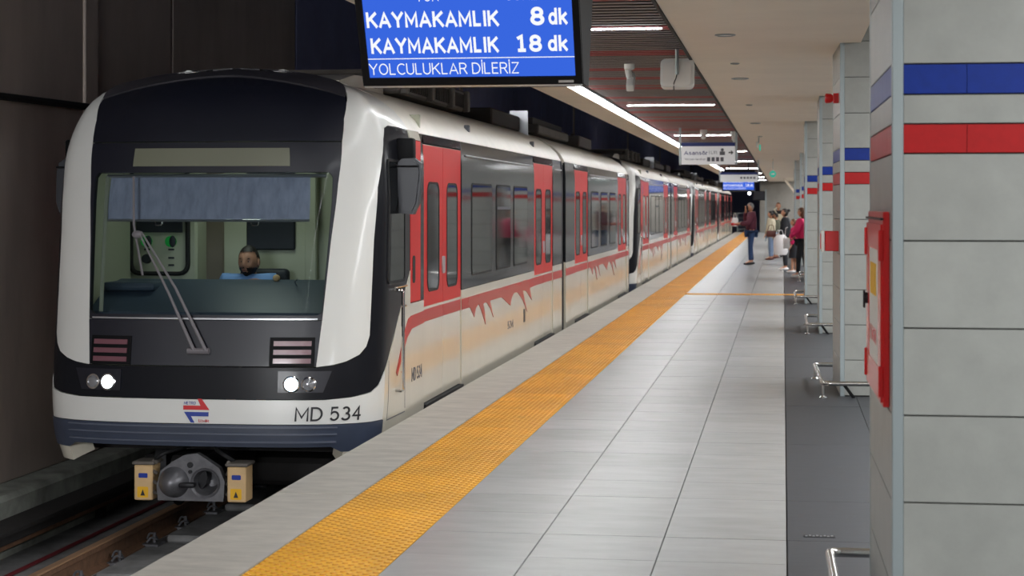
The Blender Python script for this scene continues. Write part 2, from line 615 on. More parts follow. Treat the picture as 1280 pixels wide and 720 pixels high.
def fit_text(s, x0, y0, x1, y1, bold=.10):
    """lettering scaled to fill a rectangle (y0..y1 is the full height of the lettering)"""
    bm = stroke_text(s, bold)
    us = [v.co.x for v in bm.verts]
    vs = [v.co.y for v in bm.verts]
    a, b, c, d = min(us), max(us), min(vs), max(vs)
    for v in bm.verts:
        v.co = Vector((x0 + (v.co.x - a) / (b - a) * (x1 - x0), y0 + (v.co.y - c) / (d - c) * (y1 - y0), 0))
    return bm


def solid_flat(bm, thick):
    ret = bmesh.ops.extrude_face_region(bm, geom=bm.faces[:])
    for g in ret['geom']:
        if isinstance(g, bmesh.types.BMVert):
            g.co.z += thick
    return bm


# ------------------------------------------------------------------ large structure
X_EDGE = -2.87
Y0, Y1 = -6.0, 110.0
# platform body
bm = B()
box(bm, X_EDGE, Y0, -1.1, 4.6, Y1, -0.018)
floor = struct('floor', bm, 'grout')
# track bed
tb = struct('floor', bx(-6.1, Y0, -1.25, X_EDGE, Y1 + 12, -1.03), 'trackslab')
obj('ledge', prism(B(), [(-6.1, -1.03), (-5.84, -1.03), (-5.83, -0.60), (-5.86, -0.56), (-6.1, -0.55)], Y0, Y1 + 12), 'ledge', tb)

# floor tiles -------------------------------------------------
PH = 8.35 - 0.6 * 23      # joint phase


def tile_mesh(w, l, th=0.02, gap=0.005, bev=0.002):
    b = bx(gap / 2, gap / 2, -th, w - gap / 2, l - gap / 2, 0)
    finish(b)
    me = bpy.data.meshes.new('tile')
    b.to_mesh(me)
    b.free()
    return me


tm = tile_mesh(0.6, 0.6)
tm.materials.append(M['tile'])
dm = tile_mesh(0.6, 1.2, gap=0.003)
dm.materials.append(M['darktile'])
r0 = 18     # first row in individual tiles
far_t, far_d = B(), B()
for i in range(0, 196):
    y = PH + 0.6 * i
    if y > Y1 - 0.6:
        break
    for c in range(3):
        x = -1.785 + 0.601 * c
        dz = random.uniform(-0.0006, 0.0006)
        if 18 <= i <= 64:
            obj('floor_tile', tm, None, floor, (x, y, dz))
        else:
            box(far_t, x + .003, y + .003, -0.02, x + .597, y + .597, 0)
    if i % 2 == 0:
        for c in range(2):
            x = 0.02 + 0.601 * c
            if 18 <= i <= 64 and c == 0:
                obj('dark_floor_tile', dm, None, floor, (x, y, random.uniform(-0.0005, 0.0005)))
            else:
                box(far_d, x + .002, y + .002, -0.02, x + .598, y + 1.198, 0)
box(far_d, 1.222, Y0, -0.02, 4.6, Y1, 0)
o = obj('floor_tiles', far_t, 'tile', floor); o['kind'] = 'stuff'
o = obj('dark_floor_tiles', far_d, 'darktile', floor); o['kind'] = 'stuff'

# tactile tiles
b = bx(0.002, 0.002, -0.02, 0.598, 0.598, 0.001)
for j in range(16):
    for i in range(8):
        cx, cy = 0.02 + 0.075 * i + (.0375 if j % 2 else 0), 0.019 + 0.0375 * j
        ra, rb, n = 0.017, 0.011, 8
        A = [b.verts.new((cx + ra * math.cos(2 * PI * k / n), cy + ra * math.sin(2 * PI * k / n), 0.001)) for k in range(n)]
        Z = [b.verts.new((cx + rb * math.cos(2 * PI * k / n), cy + rb * math.sin(2 * PI * k / n), 0.0065)) for k in range(n)]
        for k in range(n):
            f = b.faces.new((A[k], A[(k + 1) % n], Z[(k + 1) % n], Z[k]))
            f.material_index = 1  # dome sides coloured darker, their shade painted in
        b.faces.new(Z)
for f in b.faces:
    f.smooth = False
tact = bpy.data.meshes.new('tactile_tile')
b.normal_update()
b.to_mesh(tact)
b.free()
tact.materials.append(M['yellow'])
tact.materials.append(M['yellowshade'])
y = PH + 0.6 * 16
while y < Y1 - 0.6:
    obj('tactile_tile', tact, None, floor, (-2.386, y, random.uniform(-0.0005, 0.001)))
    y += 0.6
# cross strip of tactile tiles
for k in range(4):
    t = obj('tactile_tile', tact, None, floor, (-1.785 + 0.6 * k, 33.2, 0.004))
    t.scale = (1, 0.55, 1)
# edge slabs
em = tile_mesh(0.48, 1.84, th=0.09, gap=0.006)
em.materials.append(M['edge'])
y = 8.16 - 1.84 * 8
while y < Y1 - 1.8:
    obj('edge_slab', em, None, floor, (X_EDGE - 0.003, y, random.uniform(-0.001, 0.0015)))
    y += 1.84

# left wall -----------------------------------------------------
wr = struct('wall_right', bx(4.6, Y0, -1.25, 4.8, Y1, 4.9), 'palewall')
wb = struct('wall_back', bx(-6.4, Y0 - 0.2, -1.25, 4.8, Y0, 4.9), 'palewall')
wl = struct('wall_left', bx(-6.4, Y0, -1.25, -6.12, Y1 + 12, 4.9), 'wallgap')
y = 22.1 - 4.66 * 6
k = 0
pan = bx(0, 0.03, -0.55, 0.03, 4.63, 4.8, 0.008)
finish(pan)
pme = bpy.data.meshes.new('wall_panel'); pan.to_mesh(pme); pan.free(); pme.materials.append(M['wallpanel'])
while y < Y1 + 8:
    o = obj('wall_panel', pme, None, wl, (-6.125, y, 0))
    if y > 22:      # the panels beyond the first groove are painted navy
        o.material_slots[0].link = 'OBJECT'
        o.material_slots[0].material = M['navypanel']
    y += 4.66
for yy in (15.1, 33.7, 52.4, 71.0, 89.7):
    obj('pilaster', bx(-6.10, yy, -0.55, -6.07, yy + 0.3, 4.8, 0.01), 'wallpanel', wl)
cb = obj('wall_cable', tube(B(), [(-6.05, Y0 + i * 3.2, 2.51 + (0.012 if i % 2 else -0.012)) for i in range(40)], 0.03, 8), 'rubber')
tag(cb, 'dark cable running along the tunnel wall left of the train', 'cable')

we = struct('wall_end', bx(-1.4, Y1, -0.02, 4.8, Y1 + 0.3, 4.9), 'endwall')
for xx in (-1.4, -0.16, 1.08, 2.32):
    for zz in (0.0, 0.75, 1.5, 2.25):
        obj('wall_panel', bx(xx + .01, Y1 - 0.02, zz + .01, xx + 1.23, Y1, zz + 0.74), 'endwall', we)
struct('wall_tunnel', bx(-6.4, Y1 + 12, -1.25, -1.2, Y1 + 12.2, 4.9), 'walldark')
struct('wall_tunnel', bx(-1.4, Y1 + 0.3, -1.25, -1.2, Y1 + 12, 4.9), 'walldark')

# ceilings --------------------------------------------------------
cb_ = struct('ceiling', bx(-2.95, Y0, 3.30, -0.80, Y1, 3.4), 'ceilback')
struct('ceiling', bx(-6.4, Y0, 4.8, -2.95, Y1 + 12, 4.95), 'walldark')
cs = struct('ceiling', bx(-0.86, Y0, 3.045, 0.66, Y1, 3.40), 'soffit')
struct('ceiling', bx(0.66, Y0, 3.36, 4.6, Y1, 3.5), 'soffit')
so = struct('ceiling', bx(-2.95, Y0, 3.045, -2.53, Y1, 3.34), 'soffit')
struct('trim_1', bx(-0.885, Y0, 3.03, -0.86, Y1, 3.30), 'black')
struct('trim_2', bx(-2.97, Y0, 3.06, -2.95, Y1, 4.8), 'walldark')
# slats, running across
pattern = {}
SP = 0.2
sm = {}
for nm in ('slat', 'slatred'):
    b = bx(-2.44, -0.045, 3.135, -0.89, 0.045, 3.20)
    box(b, -2.44, -0.045, 3.13, -0.89, 0.045, 3.135)
    finish(b)
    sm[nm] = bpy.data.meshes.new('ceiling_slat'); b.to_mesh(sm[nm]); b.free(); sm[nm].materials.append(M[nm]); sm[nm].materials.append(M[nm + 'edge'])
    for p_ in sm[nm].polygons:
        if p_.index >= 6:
            p_.material_index = 1  # lower edge coloured lighter, as if lit from the floor
reds = [12.85, 13.05, 14.95, 15.15, 17.5, 17.7, 19.7, 21.1, 22.4, 22.9, 24.9]
far = {'slat': B(), 'slatred': B()}
rs = random.Random(9)
for i in range(0, 575):
    y = -5.0 + SP * i
    if y > Y1 - .2:
        break
    if y < 25.5:
        red = any(abs(y - r) < 0.101 for r in reds) or (y < 12 and i % 9 in (0, 1))
    else:
        red = rs.random() < 0.3
    nm = 'slatred' if red else 'slat'
    if 60 <= i < 340:
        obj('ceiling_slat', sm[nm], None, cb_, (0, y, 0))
    else:
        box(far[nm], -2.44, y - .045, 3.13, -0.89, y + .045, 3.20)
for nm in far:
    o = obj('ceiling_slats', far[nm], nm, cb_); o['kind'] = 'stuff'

# linear lamps -----------------------------------------------------
b = bx(-0.036, 0.004, 0.0, 0.036, 4.896, 0.05)
hb = b; finish(hb)
hous = bpy.data.meshes.new('housing'); hb.to_mesh(hous); hb.free(); hous.materials.append(M['alu'])
b = bx(-0.024, 0.002, -0.012, 0.024, 4.898, 0.002); finish(b)
dif = bpy.data.meshes.new('diffuser'); b.to_mesh(dif); b.free(); dif.materials.append(M['lamp'])
y = -5.5
while y < Y1 - 5:
    t = thing('linear_lamp', 'white linear lamp in the unbroken row along the left edge of the slatted ceiling', 'lamp',
              (-2.487, y, 3.105), 0, 'lamps in the long row above the platform edge')
    obj('housing', hous, None, t)
    obj('diffuser', dif, None, t)
    y += 4.9
b = bx(-0.65, -0.024, 0.004, 0.65, 0.024, 0.05, 0.002); finish(b)
ch = bpy.data.meshes.new('housing'); b.to_mesh(ch); b.free(); ch.materials.append(M['alu'])
b = bx(-0.64, -0.02, -0.004, 0.64, 0.02, 0.008); finish(b)
cdf = bpy.data.meshes.new('diffuser'); b.to_mesh(cdf); b.free(); cdf.materials.append(M['lamp'])
ords = ['nearest cross lamp on the slatted ceiling, right of the big blue screen',
        'second nearest cross lamp, just beyond the white ceiling box',
        'third cross lamp, above the white lift sign',
        'cross lamp hidden behind the white lift sign',
        'cross lamp just below the right end of the lift sign',
        'cross lamp directly above the far pair of signs',
        'far short cross lamp right of the far signs, upper of three',
        'far short cross lamp right of the far signs, middle of three',
        'far short cross lamp right of the far signs, lowest of three']
for k in range(-1, 9):
    if k == -1:
        lab = 'cross lamp over the near end of the platform above the camera'
    else:
        lab = ords[k]
    t = thing('cross_lamp', lab, 'lamp', (-1.64, 15.0 + 11.6 * k, 3.118), 0, 'cross lamps under the slatted ceiling')
    obj('housing', ch, None, t)
    obj('diffuser', cdf, None, t)
    for sx in (-0.5, 0.5):
        obj('hanger', tube(B(), [(sx, 0, 0.03), (sx, 0, 0.17)], 0.006, 6), 'steel', t)

# ------------------------------------------------------------------ track
XC, YF = -4.255, 12.72
trk = []
for sx, lab in ((-0.7525, 'left running rail with a worn shiny head beside the tunnel wall'), (0.7525, 'right running rail hidden beside the platform edge')):
    t = thing('running_rail', lab, 'rail', (XC + sx, 0, -1.03))
    prof = [(-.065, 0), (.065, 0), (.065, .012), (.012, .03), (.010, .12), (.034, .135), (.034, .165), (-.034, .165), (-.034, .135), (-.010, .12), (-.012, .03), (-.065, .012)]
    obj('rail_web', prism(B(), prof, Y0, Y1 + 12), 'rail', t)
    obj('rail_head', bx(-.034, Y0, .165, .034, Y1 + 12, .18, 0.005), 'railtop', t)
    trk.append(t)


def clip_bm(s):
    b = B()
    box(b, -0.17 * 1, -0.09, 0.0, 0.17, 0.09, 0.022, 0.004)
    for q in (-1, 1):
        pts = [(q * .07, -.06, .03), (q * .10, -.05, .07), (q * .14, -.02, .05), (q * .13, .03, .035), (q * .09, .05, .08), (q * .06, .03, .09), (q * .05, 0, .045)]
        tube(b, bend(pts, .018, 3), 0.009, 6)
        tube(b, [(q * .11, 0, 0.02), (q * .11, 0, .10)], 0.014, 6)
    return b


cm = clip_bm(1); finish(cm); cme = bpy.data.meshes.new('rail_fastener'); cm.to_mesh(cme); cm.free(); cme.materials.append(M['casting'])
for i in range(40):
    y = 9.1 + 0.75 * i
    for t in trk:
        obj('fastener', cme, None, t, (0, y, 0))
# low concrete plinth blocks between the rails
for i in range(8):
    y = 9.2 + 0.75 * 2 * i
    o = obj('plinth_block', bx(XC - 0.58, y, -1.03, XC + 0.55, y + 0.72, -0.97, 0.015), 'trackslab', tb)
t = thing('third_rail', 'covered power rail on brackets along the foot of the tunnel wall', 'rail', (-5.70, 0, -1.03))
obj('cover_board', prism(B(), [(-.14, .30), (.13, .30), (.13, .27), (.10, .27), (.10, .20), (.08, .20), (.08, .27), (-.14, .27)], Y0, Y1 + 12), 'under', t)
obj('power_rail', bx(-.04, Y0, .14, .04, Y1 + 12, .22), 'rail', t)
for i in range(20):
    obj('bracket', bx(-.12, 7.2 + i * 2.5, 0, -.06, 7.3 + i * 2.5, .28), 'under', t)
tag(obj('track_cable', tube(B(), [(-5.50, Y0 + 4 * i, -1.012) for i in range(30)], 0.016, 8), 'redcable'),
    'dark red cable lying along the track slab left of the rail', 'cable')

# ------------------------------------------------------------------ pillars
JO = [0.0, 0.314, 0.617, 0.919, 1.222, 1.525, 1.828, 1.931, 2.033, 2.139, 2.44, 2.75, 3.06, 3.36]


def pillar(x, y, rot, label, full=True):
    t = thing('pillar', label, 'pillar', (x, y, 0), rot, 'tiled pillars along the platform')
    W, Dp, tr = 1.2, 1.3, 0.039
    obj('core', bx(.02, .02, 0, W - .02, Dp - .02, 3.36), 'grout', t)
    for cx, cy in ((0, 0), (W - tr, 0), (0, Dp - tr), (W - tr, Dp - tr)):
        obj('corner_trim', bx(cx, cy, 0, cx + tr, cy + tr, 3.36, 0.003), 'alu', t)
    for k in range(len(JO) - 1):
        z0, z1 = JO[k], JO[k + 1]
        if k == 0:
            z0 = 0.008
        g = 0.003
        band = k in (6, 8)
        mm = {6: 'bandred', 8: 'bandblue'}.get(k, 'panel')
        nm = 'band_tile' if band else 'panel'
        fx = ([tr + .215 * i for i in range(6)] if band else [tr, W / 2]) + [W - tr]
        for a, c in zip(fx[:-1], fx[1:]):
            if c - a < 0.05:
                continue
            obj(nm, bx(a + g / 3, 0.002, z0 + g, c - g / 3, 0.025, z1 - g), mm, t)
        fy = ([tr + .245 * i for i in range(5)] if band else [tr, 0.95]) + [Dp - tr]
        for a, c in zip(fy[:-1], fy[1:]):
            obj(nm, bx(0.002, a + g / 3, z0 + g, 0.025, c - g / 3, z1 - g), mm, t)
        if k < 12:
            obj(nm, bx(tr, Dp - .025, z0 + g, W - tr, Dp - .002, z1 - g), mm, t)
            obj(nm, bx(W - .025, tr, z0 + g, W - .002, Dp - tr, z1 - g), mm, t)
    return t


PIL = [(0.374, 6.38, math.radians(.7), 'nearest tiled pillar at the right edge, carrying the red fire cabinet'),
       (0.484, 15.75, math.radians(1.2), 'second pillar, with the small red box and red sounder on its side'),
       (0.457, 23.4, 0, 'third pillar, narrow, just left of the pillar with the red box'),
       (0.356, 30.4, 0, 'fourth pillar, just right of the waiting women'),
       (0.50, 39.5, 0, 'pillar standing hidden behind the fourth one'),
       (0.45, 49.0, 0, 'pillar rising just behind the waiting women'),
       (0.36, 57.5, 0, 'far pillar beyond the waiting women, farthest one that shows'),
       (0.42, 71.0, 0, 'distant pillar behind the row near the end wall')]
for p in PIL:
    pillar(*p)


# stainless guard rails round the pillars
def guard(x, y, rot, label, i):
    t = thing('guard_rail', label, 'rail', (x, y, 0), rot, 'low steel guard rails round the pillars')
    xl, y0, y1 = -0.155, -0.20, 1.62
    loop = bend([(1.3, y0, .13), (xl + .03, y0, .13), (xl, y0 + .03, .13), (xl, y1, .13), (0.25, y1, .13)], .05, 4)
    obj('rail_tube', tube(B(), loop, 0.021, 12), 'steel', t)
    for px, py in ((xl + .005, y0 + .05), (xl, y1 - .06), (1.2, y0), (0.55, y0)):
        p = obj('post', tube(B(), [(px, py, 0.0), (px, py, .12)], 0.011, 10), 'steel', t)
        obj('foot_plate', lathe(B(), [(.034, 0), (.034, .006), (.024, .016), (.012, .02)], 'Z', 16, (px, py, 0)), 'chrome', p)
    # slanted stay to the pillar foot
    obj('stay', tube(B(), [(0.02, y0, .125), (.11, y0 + .1, 0.0)], 0.014, 8), 'rubber', t)


for i, p in enumerate(PIL[:5]):
    guard(p[0], p[1], p[2], ['steel guard rail at the foot of the nearest pillar, bottom of the picture',
                             'steel guard rail at the foot of the second pillar',
                             'steel guard rail at the foot of the third pillar',
                             'steel guard rail at the foot of the fourth pillar by the yellow cross strip',
                             'small far steel guard rail beyond the yellow cross strip'][i], i)

# fire cabinet on the near pillar
t = thing('fire_cabinet', 'red fire hose cabinet with glazed door on the side of the nearest pillar', 'cabinet', (0.374, 6.38, 0.0), PIL[0][2])
c0, c1, zz0, zz1 = 0.14, 1.02, 0.93, 1.625
obj('body', bx(-0.022, c0, zz0, 0.0015, c1, zz1, 0.003), 'redbox', t)
fr = flat_fill([[(c0 + .015, zz0 + .015), (c1 - .015, zz0 + .015), (c1 - .015, zz1 - .045), (c0 + .015, zz1 - .045)],
                rrect(c0 + .16, zz0 + .13, c1 - .16, zz1 - .14, .03)])
for v in fr.verts:
    v.co = Vector((-0.030, v.co.x, v.co.y))
ret = bmesh.ops.extrude_face_region(fr, geom=fr.faces[:])
for g in ret['geom']:
    if isinstance(g, bmesh.types.BMVert):
        g.co.x += 0.008
d = obj('door', fr, 'redbox', t)
obj('door_pane', bx(-0.027, c0 + .15, zz0 + .12, -0.022, c1 - .15, zz1 - .13), 'paper', d)
obj('warning_label', bx(-0.029, c0 + .30, zz0 + .38, -0.0268, c1 - .25, zz0 + .5), 'yellowlabel', d)
obj('latch', lathe(B(), [(.022, -.042), (.022, -.029)], 'X', 12, (0, c1 - .10, 1.28)), 'castdark', d)
obj('latch_handle', bx(-.048, c1 - .115, 1.24, -.040, c1 - .085, 1.31, .003), 'castdark', d)
obj('hose_arrow', solid_flat(fit_text('YANGIN', 0, 0, .4, .06, .16), .001), 'redbox', d, loc=(-0.0280, c1 - .2, zz0 + .2), rot=(PI / 2, 0, -PI / 2))
for yy in (c0 + .012, c1 - .012):
    for z in (zz0 + .09, zz1 - .12):
        obj('hinge', bx(-.038, yy - .014, z - .055, -.020, yy + .014, z + .055, .003), 'redbox', t)
obj('top_gutter', bx(-.032, c0 - .005, zz1 - .03, -.020, c1 + .005, zz1 - .022), 'castdark', t)

# small red box on second pillar
px_, py_ = PIL[1][0], PIL[1][1]
t = thing('call_point', 'small red alarm box with a clear cover on the second pillar', 'alarm box', (px_, py_ + 0.25, 1.33), PIL[1][2])
obj('housing', bx(-.12, 0, -.085, 0.0, .16, .09, .006), 'redbox', t)
c = obj('cover', bx(-.155, .01, -.095, -.122, .15, .095, .012, 2), 'white', t)
obj('cover_frame', bx(-.160, .03, -.07, -.154, .13, .07, .003), 'redbox', c)
t = thing('alarm_sounder', 'red alarm sounder high on the second pillar', 'alarm', (px_, py_ + 0.25, 2.585), PIL[1][2])
obj('base', bx(-.05, 0, -.042, 0.0, .11, .042, .005), 'redbox', t)
obj('horn', lathe(B(), [(.028, 0), (.040, -.02), (.044, -.062), (.034, -.07)], 'X', 18, (-.05, .055, 0)), 'redbox', t)

# floor drain plate in dark strip
t = thing('floor_plate', 'small steel slotted plate set in the dark floor strip', 'floor plate', (0.10, 9.05, 0.0))
obj('plate_body', bx(0, 0, -.004, .155, .055, .003, .001), 'castdark', t)
for i in range(8):
    obj('plate_slot', bx(.008 + i * .018, .010 + (.012 if i % 2 else 0), .003, .020 + i * .018, .030 + (.012 if i % 2 else 0), .005), 'silver', t)

# ceiling fittings on the right slab: flush discs
for (yy, r, lab) in ((14.85, .085, 'wide flush disc in the beige ceiling, nearest'), (17.85, .045, 'small flush disc in the beige ceiling between two wide ones'),
                     (20.0, .095, 'second wide flush disc in the beige ceiling'), (25.3, .045, 'small flush disc in the beige ceiling, third from the front'),
                     (31.0, .09, 'far wide flush disc in the beige ceiling'), (37.0, .05, 'farthest small flush disc in the beige ceiling')):
    t = thing('ceiling_disc', lab, 'ceiling fitting', (-0.47, yy, 3.045), 0, 'flush discs in the beige ceiling')
    obj('ring', lathe(B(), [(r, 0), (r, -.008), (r * .8, -.012), (r * .78, -.004)], 'Z', 28), 'alu', t)
    obj('disc', lathe(B(), [(r * .76, -.002), (r * .76, -.006), (r * .1, -.008)], 'Z', 28), 'white', t)

# hanging exit pictogram and small green lamp
t = thing('exit_sign', 'round green glowing emergency exit sign below the beige ceiling', 'sign', (-0.31, 55.0, 2.58))
obj('sign_face', lathe(B(), [(.10, -.01), (.10, .01)], 'Y', 24), 'exitgreen', t)
obj('pictogram', bx(-.05, -.014, -.03, .05, -.011, .03, .004), 'white', t)
obj('stem', tube(B(), [(0, 0, .09), (0, 0, .46)], .01, 6), 'alu', t)
t = thing('emergency_lamp', 'small hanging emergency lamp under the beige ceiling', 'lamp', (-0.50, 37.5, 2.93))
obj('stem', tube(B(), [(0, 0, .0), (0, 0, .12)], .012, 6), 'alu', t)
obj('lamp_body', bx(-.05, -.12, -.10, -.02, .12, .02, .008), 'white', t)
obj('lamp_body', bx(.01, -.12, -.16, .04, .12, -.04, .008), 'exitgreen', t)


# ------------------------------------------------------------------ passenger information displays
def info_display(loc, label, near=True):
    """V-shaped double sided display; origin at bottom left corner of the front blue screen"""
    t = thing('information_display', label, 'screen', loc, 0, 'hanging passenger information screens')
    W, Hs, TA = 1.045, 0.60, math.radians(25)
    # housing, wide at the top
    h = Hs * math.cos(TA); dd = Hs * math.sin(TA)
    b = B()
    ta = math.tan(TA)
    prof = [(.02 - ta * (h + .05), h + .05), (.02 + ta * .04, -.04), (.26, -.04), (.28 + dd, h + .05), (.28 + dd, h + .12), (.02 - ta * (h + .05), h + .12)]
    prism(b, prof, -0.035, W + 0.035, 'YZ')
    obj('housing', b, 'black', t)
    rot = (PI / 2 + TA, 0, 0)
    # screen bezel
    bz = flat_fill([[(-.035, -.04), (W + .035, -.04), (W + .035, Hs + .035), (-.035, Hs + .035)], [(0, 0), (W, 0), (W, Hs), (0, Hs)]])
    solid_flat(bz, .02)
    sc = obj('screen', bx(0, 0, 0, W, Hs, .006), 'screen', t, loc=(0, -.004, 0), rot=rot)
    obj('bezel', bz, 'black', t, loc=(0, -.004, 0), rot=rot)
    obj('bezel_strip', bx(-.03, -.052, .0, W + .03, -.040, .014), 'silver', t, loc=(0, -.004, 0), rot=rot)
    obj('maker_plate', bx(W - .085, -.030, .02, W - .01, -.018, .022), 'silver', t, loc=(0, -.004, 0), rot=rot)

    def tx(s, u0, v0, u1, v1, bold=.10):
        o = obj('lettering', solid_flat(fit_text(s, u0, v0, u1, v1, bold), .0012), 'screentext', sc)
        o.location = (0, 0, .0065)
    tx('YÖN', .27, .398, .385, .466)
    tx('SÜRE', .72, .398, .875, .466)
    tx('KAYMAKAMLIK', .010, .262, .680, .352, .20)
    tx('8', .835, .266, .905, .362, .20)
    tx('dk', .925, .266, 1.02, .355, .20)
    tx('KAYMAKAMLIK', .020, .125, .670, .215, .20)
    tx('18', .760, .128, .885, .222, .20)
    tx('dk', .915, .128, 1.015, .214, .20)
    tx('YOLCULUKLAR DİLERİZ', .0, .014, .765, .090, .095)
    obj('screen_line', bx(0, .098, .006, W, .102, .0075), 'screentext', sc)
    for ux in (.2, .85):
        obj('hanger', tube(B(), [(ux, .14, h + .1), (ux, .14, 3.15 - loc[2])], .022, 10), 'black', t)
    return t


info_display((-2.063, 8.89, 2.294), 'big blue information screen hanging nearest, showing two departures')
info_display((-2.02, 61.5, 2.16), 'small far blue information screen under a white sign')


# hanging wayfinding signs
def hang_sign(loc, w, h, label, kind):
    t = thing('hanging_sign', label, 'sign', loc, 0, 'hanging white signs')
    obj('panel', bx(0, 0, 0, w, .05, h, .004), 'signwhite', t)
    obj('header_bar', bx(-.002, -.004, h - .07, w + .002, .054, h + .002), 'signblue', t)
    for x in (-.045, w + .005):
        obj('post', bx(x, -.01, -.01 if x < 0 else .0, x + .04, .06, 3.14 - loc[2], .004), 'alu', t)
    if kind == 0:
        def tt(s, a, c, e, f, m, bo=.12):
            o = obj('lettering', solid_flat(fit_text(s, a, c, e, f, bo), .002), m, t, rot=(PI / 2, 0, 0)); o.location = (0, -.0005, 0)
        tt('Asansör', .05, .185, .50, .265, 'signblue', .15)
        tt('| Lift', .53, .195, .68, .265, 'inkgrey')
        tt('Yürüyen Merdiven', .06, .075, .46, .125, 'inkgrey')
        o = obj('pictogram', bx(.73, -.003, .18, .83, 0, .25), 'inkgrey', t)
        obj('pictogram', lathe(B(), [(.03, -.003), (.03, 0)], 'Y', 12, (.78, 0, .28)), 'inkgrey', t)
        for q in range(4):
            obj('pictogram', bx(.49 + q * .085, -.003, .06, .55 + q * .085, 0, .14), 'inkgrey', t)
        arrow = [(.90, .215), (.955, .215), (.935, .19), (.955, .19), (.99, .228), (.955, .266), (.935, .266), (.955, .241), (.90, .241)]
        obj('arrow', prism(B(), arrow, -.003, 0.0, 'XZ'), 'ink', t)
    else:
        for q in range(5):
            obj('pictogram', bx(.62 + q * .10, -.003, .10, .68 + q * .10, 0, .16), 'inkgrey', t)
    return t


hang_sign((-1.93, 34.6, 2.42), 1.02, .42, 'white sign with blue top edge and a right arrow hanging between two posts', 0)
hang_sign((-1.94, 56.5, 2.36), 1.15, .30, 'small far white sign hanging right above the far blue screen', 1)

# CCTV camera, ceiling box, monitor
t = thing('security_camera', 'white security camera under the slatted ceiling beside the big screen', 'camera', (-1.60, 18.9, 3.13))
obj('mount', lathe(B(), [(.055, 0), (.055, -.05), (.04, -.06), (.012, -.065), (.012, -.12)], 'Z', 16), 'white', t)
b = B(); tube(b, [(-.03, .04, -.02), (.0, 0, -.12), (.02, -.06, -.17)], [.03, .036, .036], 12)
obj('camera_arm', b, 'white', t)
b = bx(-.04, -.16, -.04, .04, .08, .04, .012, 2)
bmesh.ops.rotate(b, verts=b.verts, cent=(0, 0, 0), matrix=Matrix.Rotation(math.radians(38), 3, 'X'))
bmesh.ops.translate(b, verts=b.verts, vec=(.02, -.02, -.17))
cb2 = obj('camera_body', b, 'white', t)
t = thing('ceiling_speaker', 'white square box with rounded corners hanging from the slatted ceiling', 'speaker', (-1.0, 17.3, 3.05))
b = flat_fill([rrect(-.16, -.10, .16, .18, .05, 5)])
solid_flat(b, .10)
bmesh.ops.rotate(b, verts=b.verts, cent=(0, 0, 0), matrix=Matrix.Rotation(math.radians(78), 3, 'X'))
bmesh.ops.translate(b, verts=b.verts, vec=(0, 0, -.20))
obj('box', b, 'white', t)
b = flat_fill([rrect(-.135, -.08, .135, .155, .04, 5)])
solid_flat(b, .012)
bmesh.ops.rotate(b, verts=b.verts, cent=(0, 0, 0), matrix=Matrix.Rotation(math.radians(78), 3, 'X'))
bmesh.ops.translate(b, verts=b.verts, vec=(0, -.105, -.19))
obj('grille', b, 'paper', t)
obj('stem', tube(B(), [(0, -.12, 0.08), (0, -.125, -.16)], .018, 10), 'alu', t)
obj('wire', tube(B(), bend([(0, -.125, -.15), (-.01, -.13, -.2), (-.03, -.13, -.24), (-.03, -.12, -.31)], .02), .005, 6), 'rubber', t)
for yy, xx, lab in ((35.6, -1.55, 'small white dome camera above the lift sign'), (36.6, -0.98, 'small white camera right of the lift sign')):
    t = thing('dome_camera', lab, 'camera', (xx, yy, 3.13), 0, 'small white cameras near the lift sign')
    obj('base', lathe(B(), [(.07, 0), (.07, -.10), (.05, -.12)], 'Z', 16), 'white', t)
    obj('dome', ball(B(), (0, 0, -.14), .055), 'white', t)
    if xx > -1.2:
        obj('bracket', bx(-.02, -.1, -.45, .02, .0, 0, .004), 'white', t)
        obj('housing', bx(-.10, -.15, -.60, .07, .05, -.38, .02, 2), 'white', t)
t = thing('driver_monitor', 'dark monitor on a bracket near the far end of the platform', 'monitor', (-1.36, 82.0, 1.85))
obj('case', bx(0, 0, 0, .55, .12, .42, .01), 'black', t)
obj('screen', bx(.04, -.004, .04, .51, 0, .38), 'cabdark', t)
obj('frame', bx(.55, .02, -1.85, .62, .09, .5), 'alu', t)
t = thing('round_lamp', 'small bright lamp near the tunnel mouth', 'lamp', (-1.55, 84.0, 2.18))
obj('bulb', ball(B(), (0, 0, 0), .06), 'lamp', t)
obj('stem', tube(B(), [(0, 0, .05), (0, 0, .95)], .012, 6), 'alu', t)
t = thing('platform_gate', 'grey tubular gate closing the far end of the platform', 'gate', (-2.7, 108.0, 0.0))
b = B()
obj('gate_frame', tube(B(), [(0, 0, 0), (0, 0, 1.15), (.5, 0, 1.15), (.5, 0, 0)], .03, 8), 'alu', t)
for k in range(4):
    obj('gate_bar', tube(B(), [(0.0, 0, .2 + .22 * k), (.5, 0, .2 + .22 * k)], .015, 6), 'alu', t)
t = thing('stair_soffit', 'pale sloping underside of stairs at the far right end', 'stairs', (0.1, 96.0, 0))
obj('slope', prism(B(), [(0.0, 3.04), (-.10, 3.04), (.75, 1.9), (.75, 2.1)], 0, 3.0, 'XZ'), 'soffit', t)

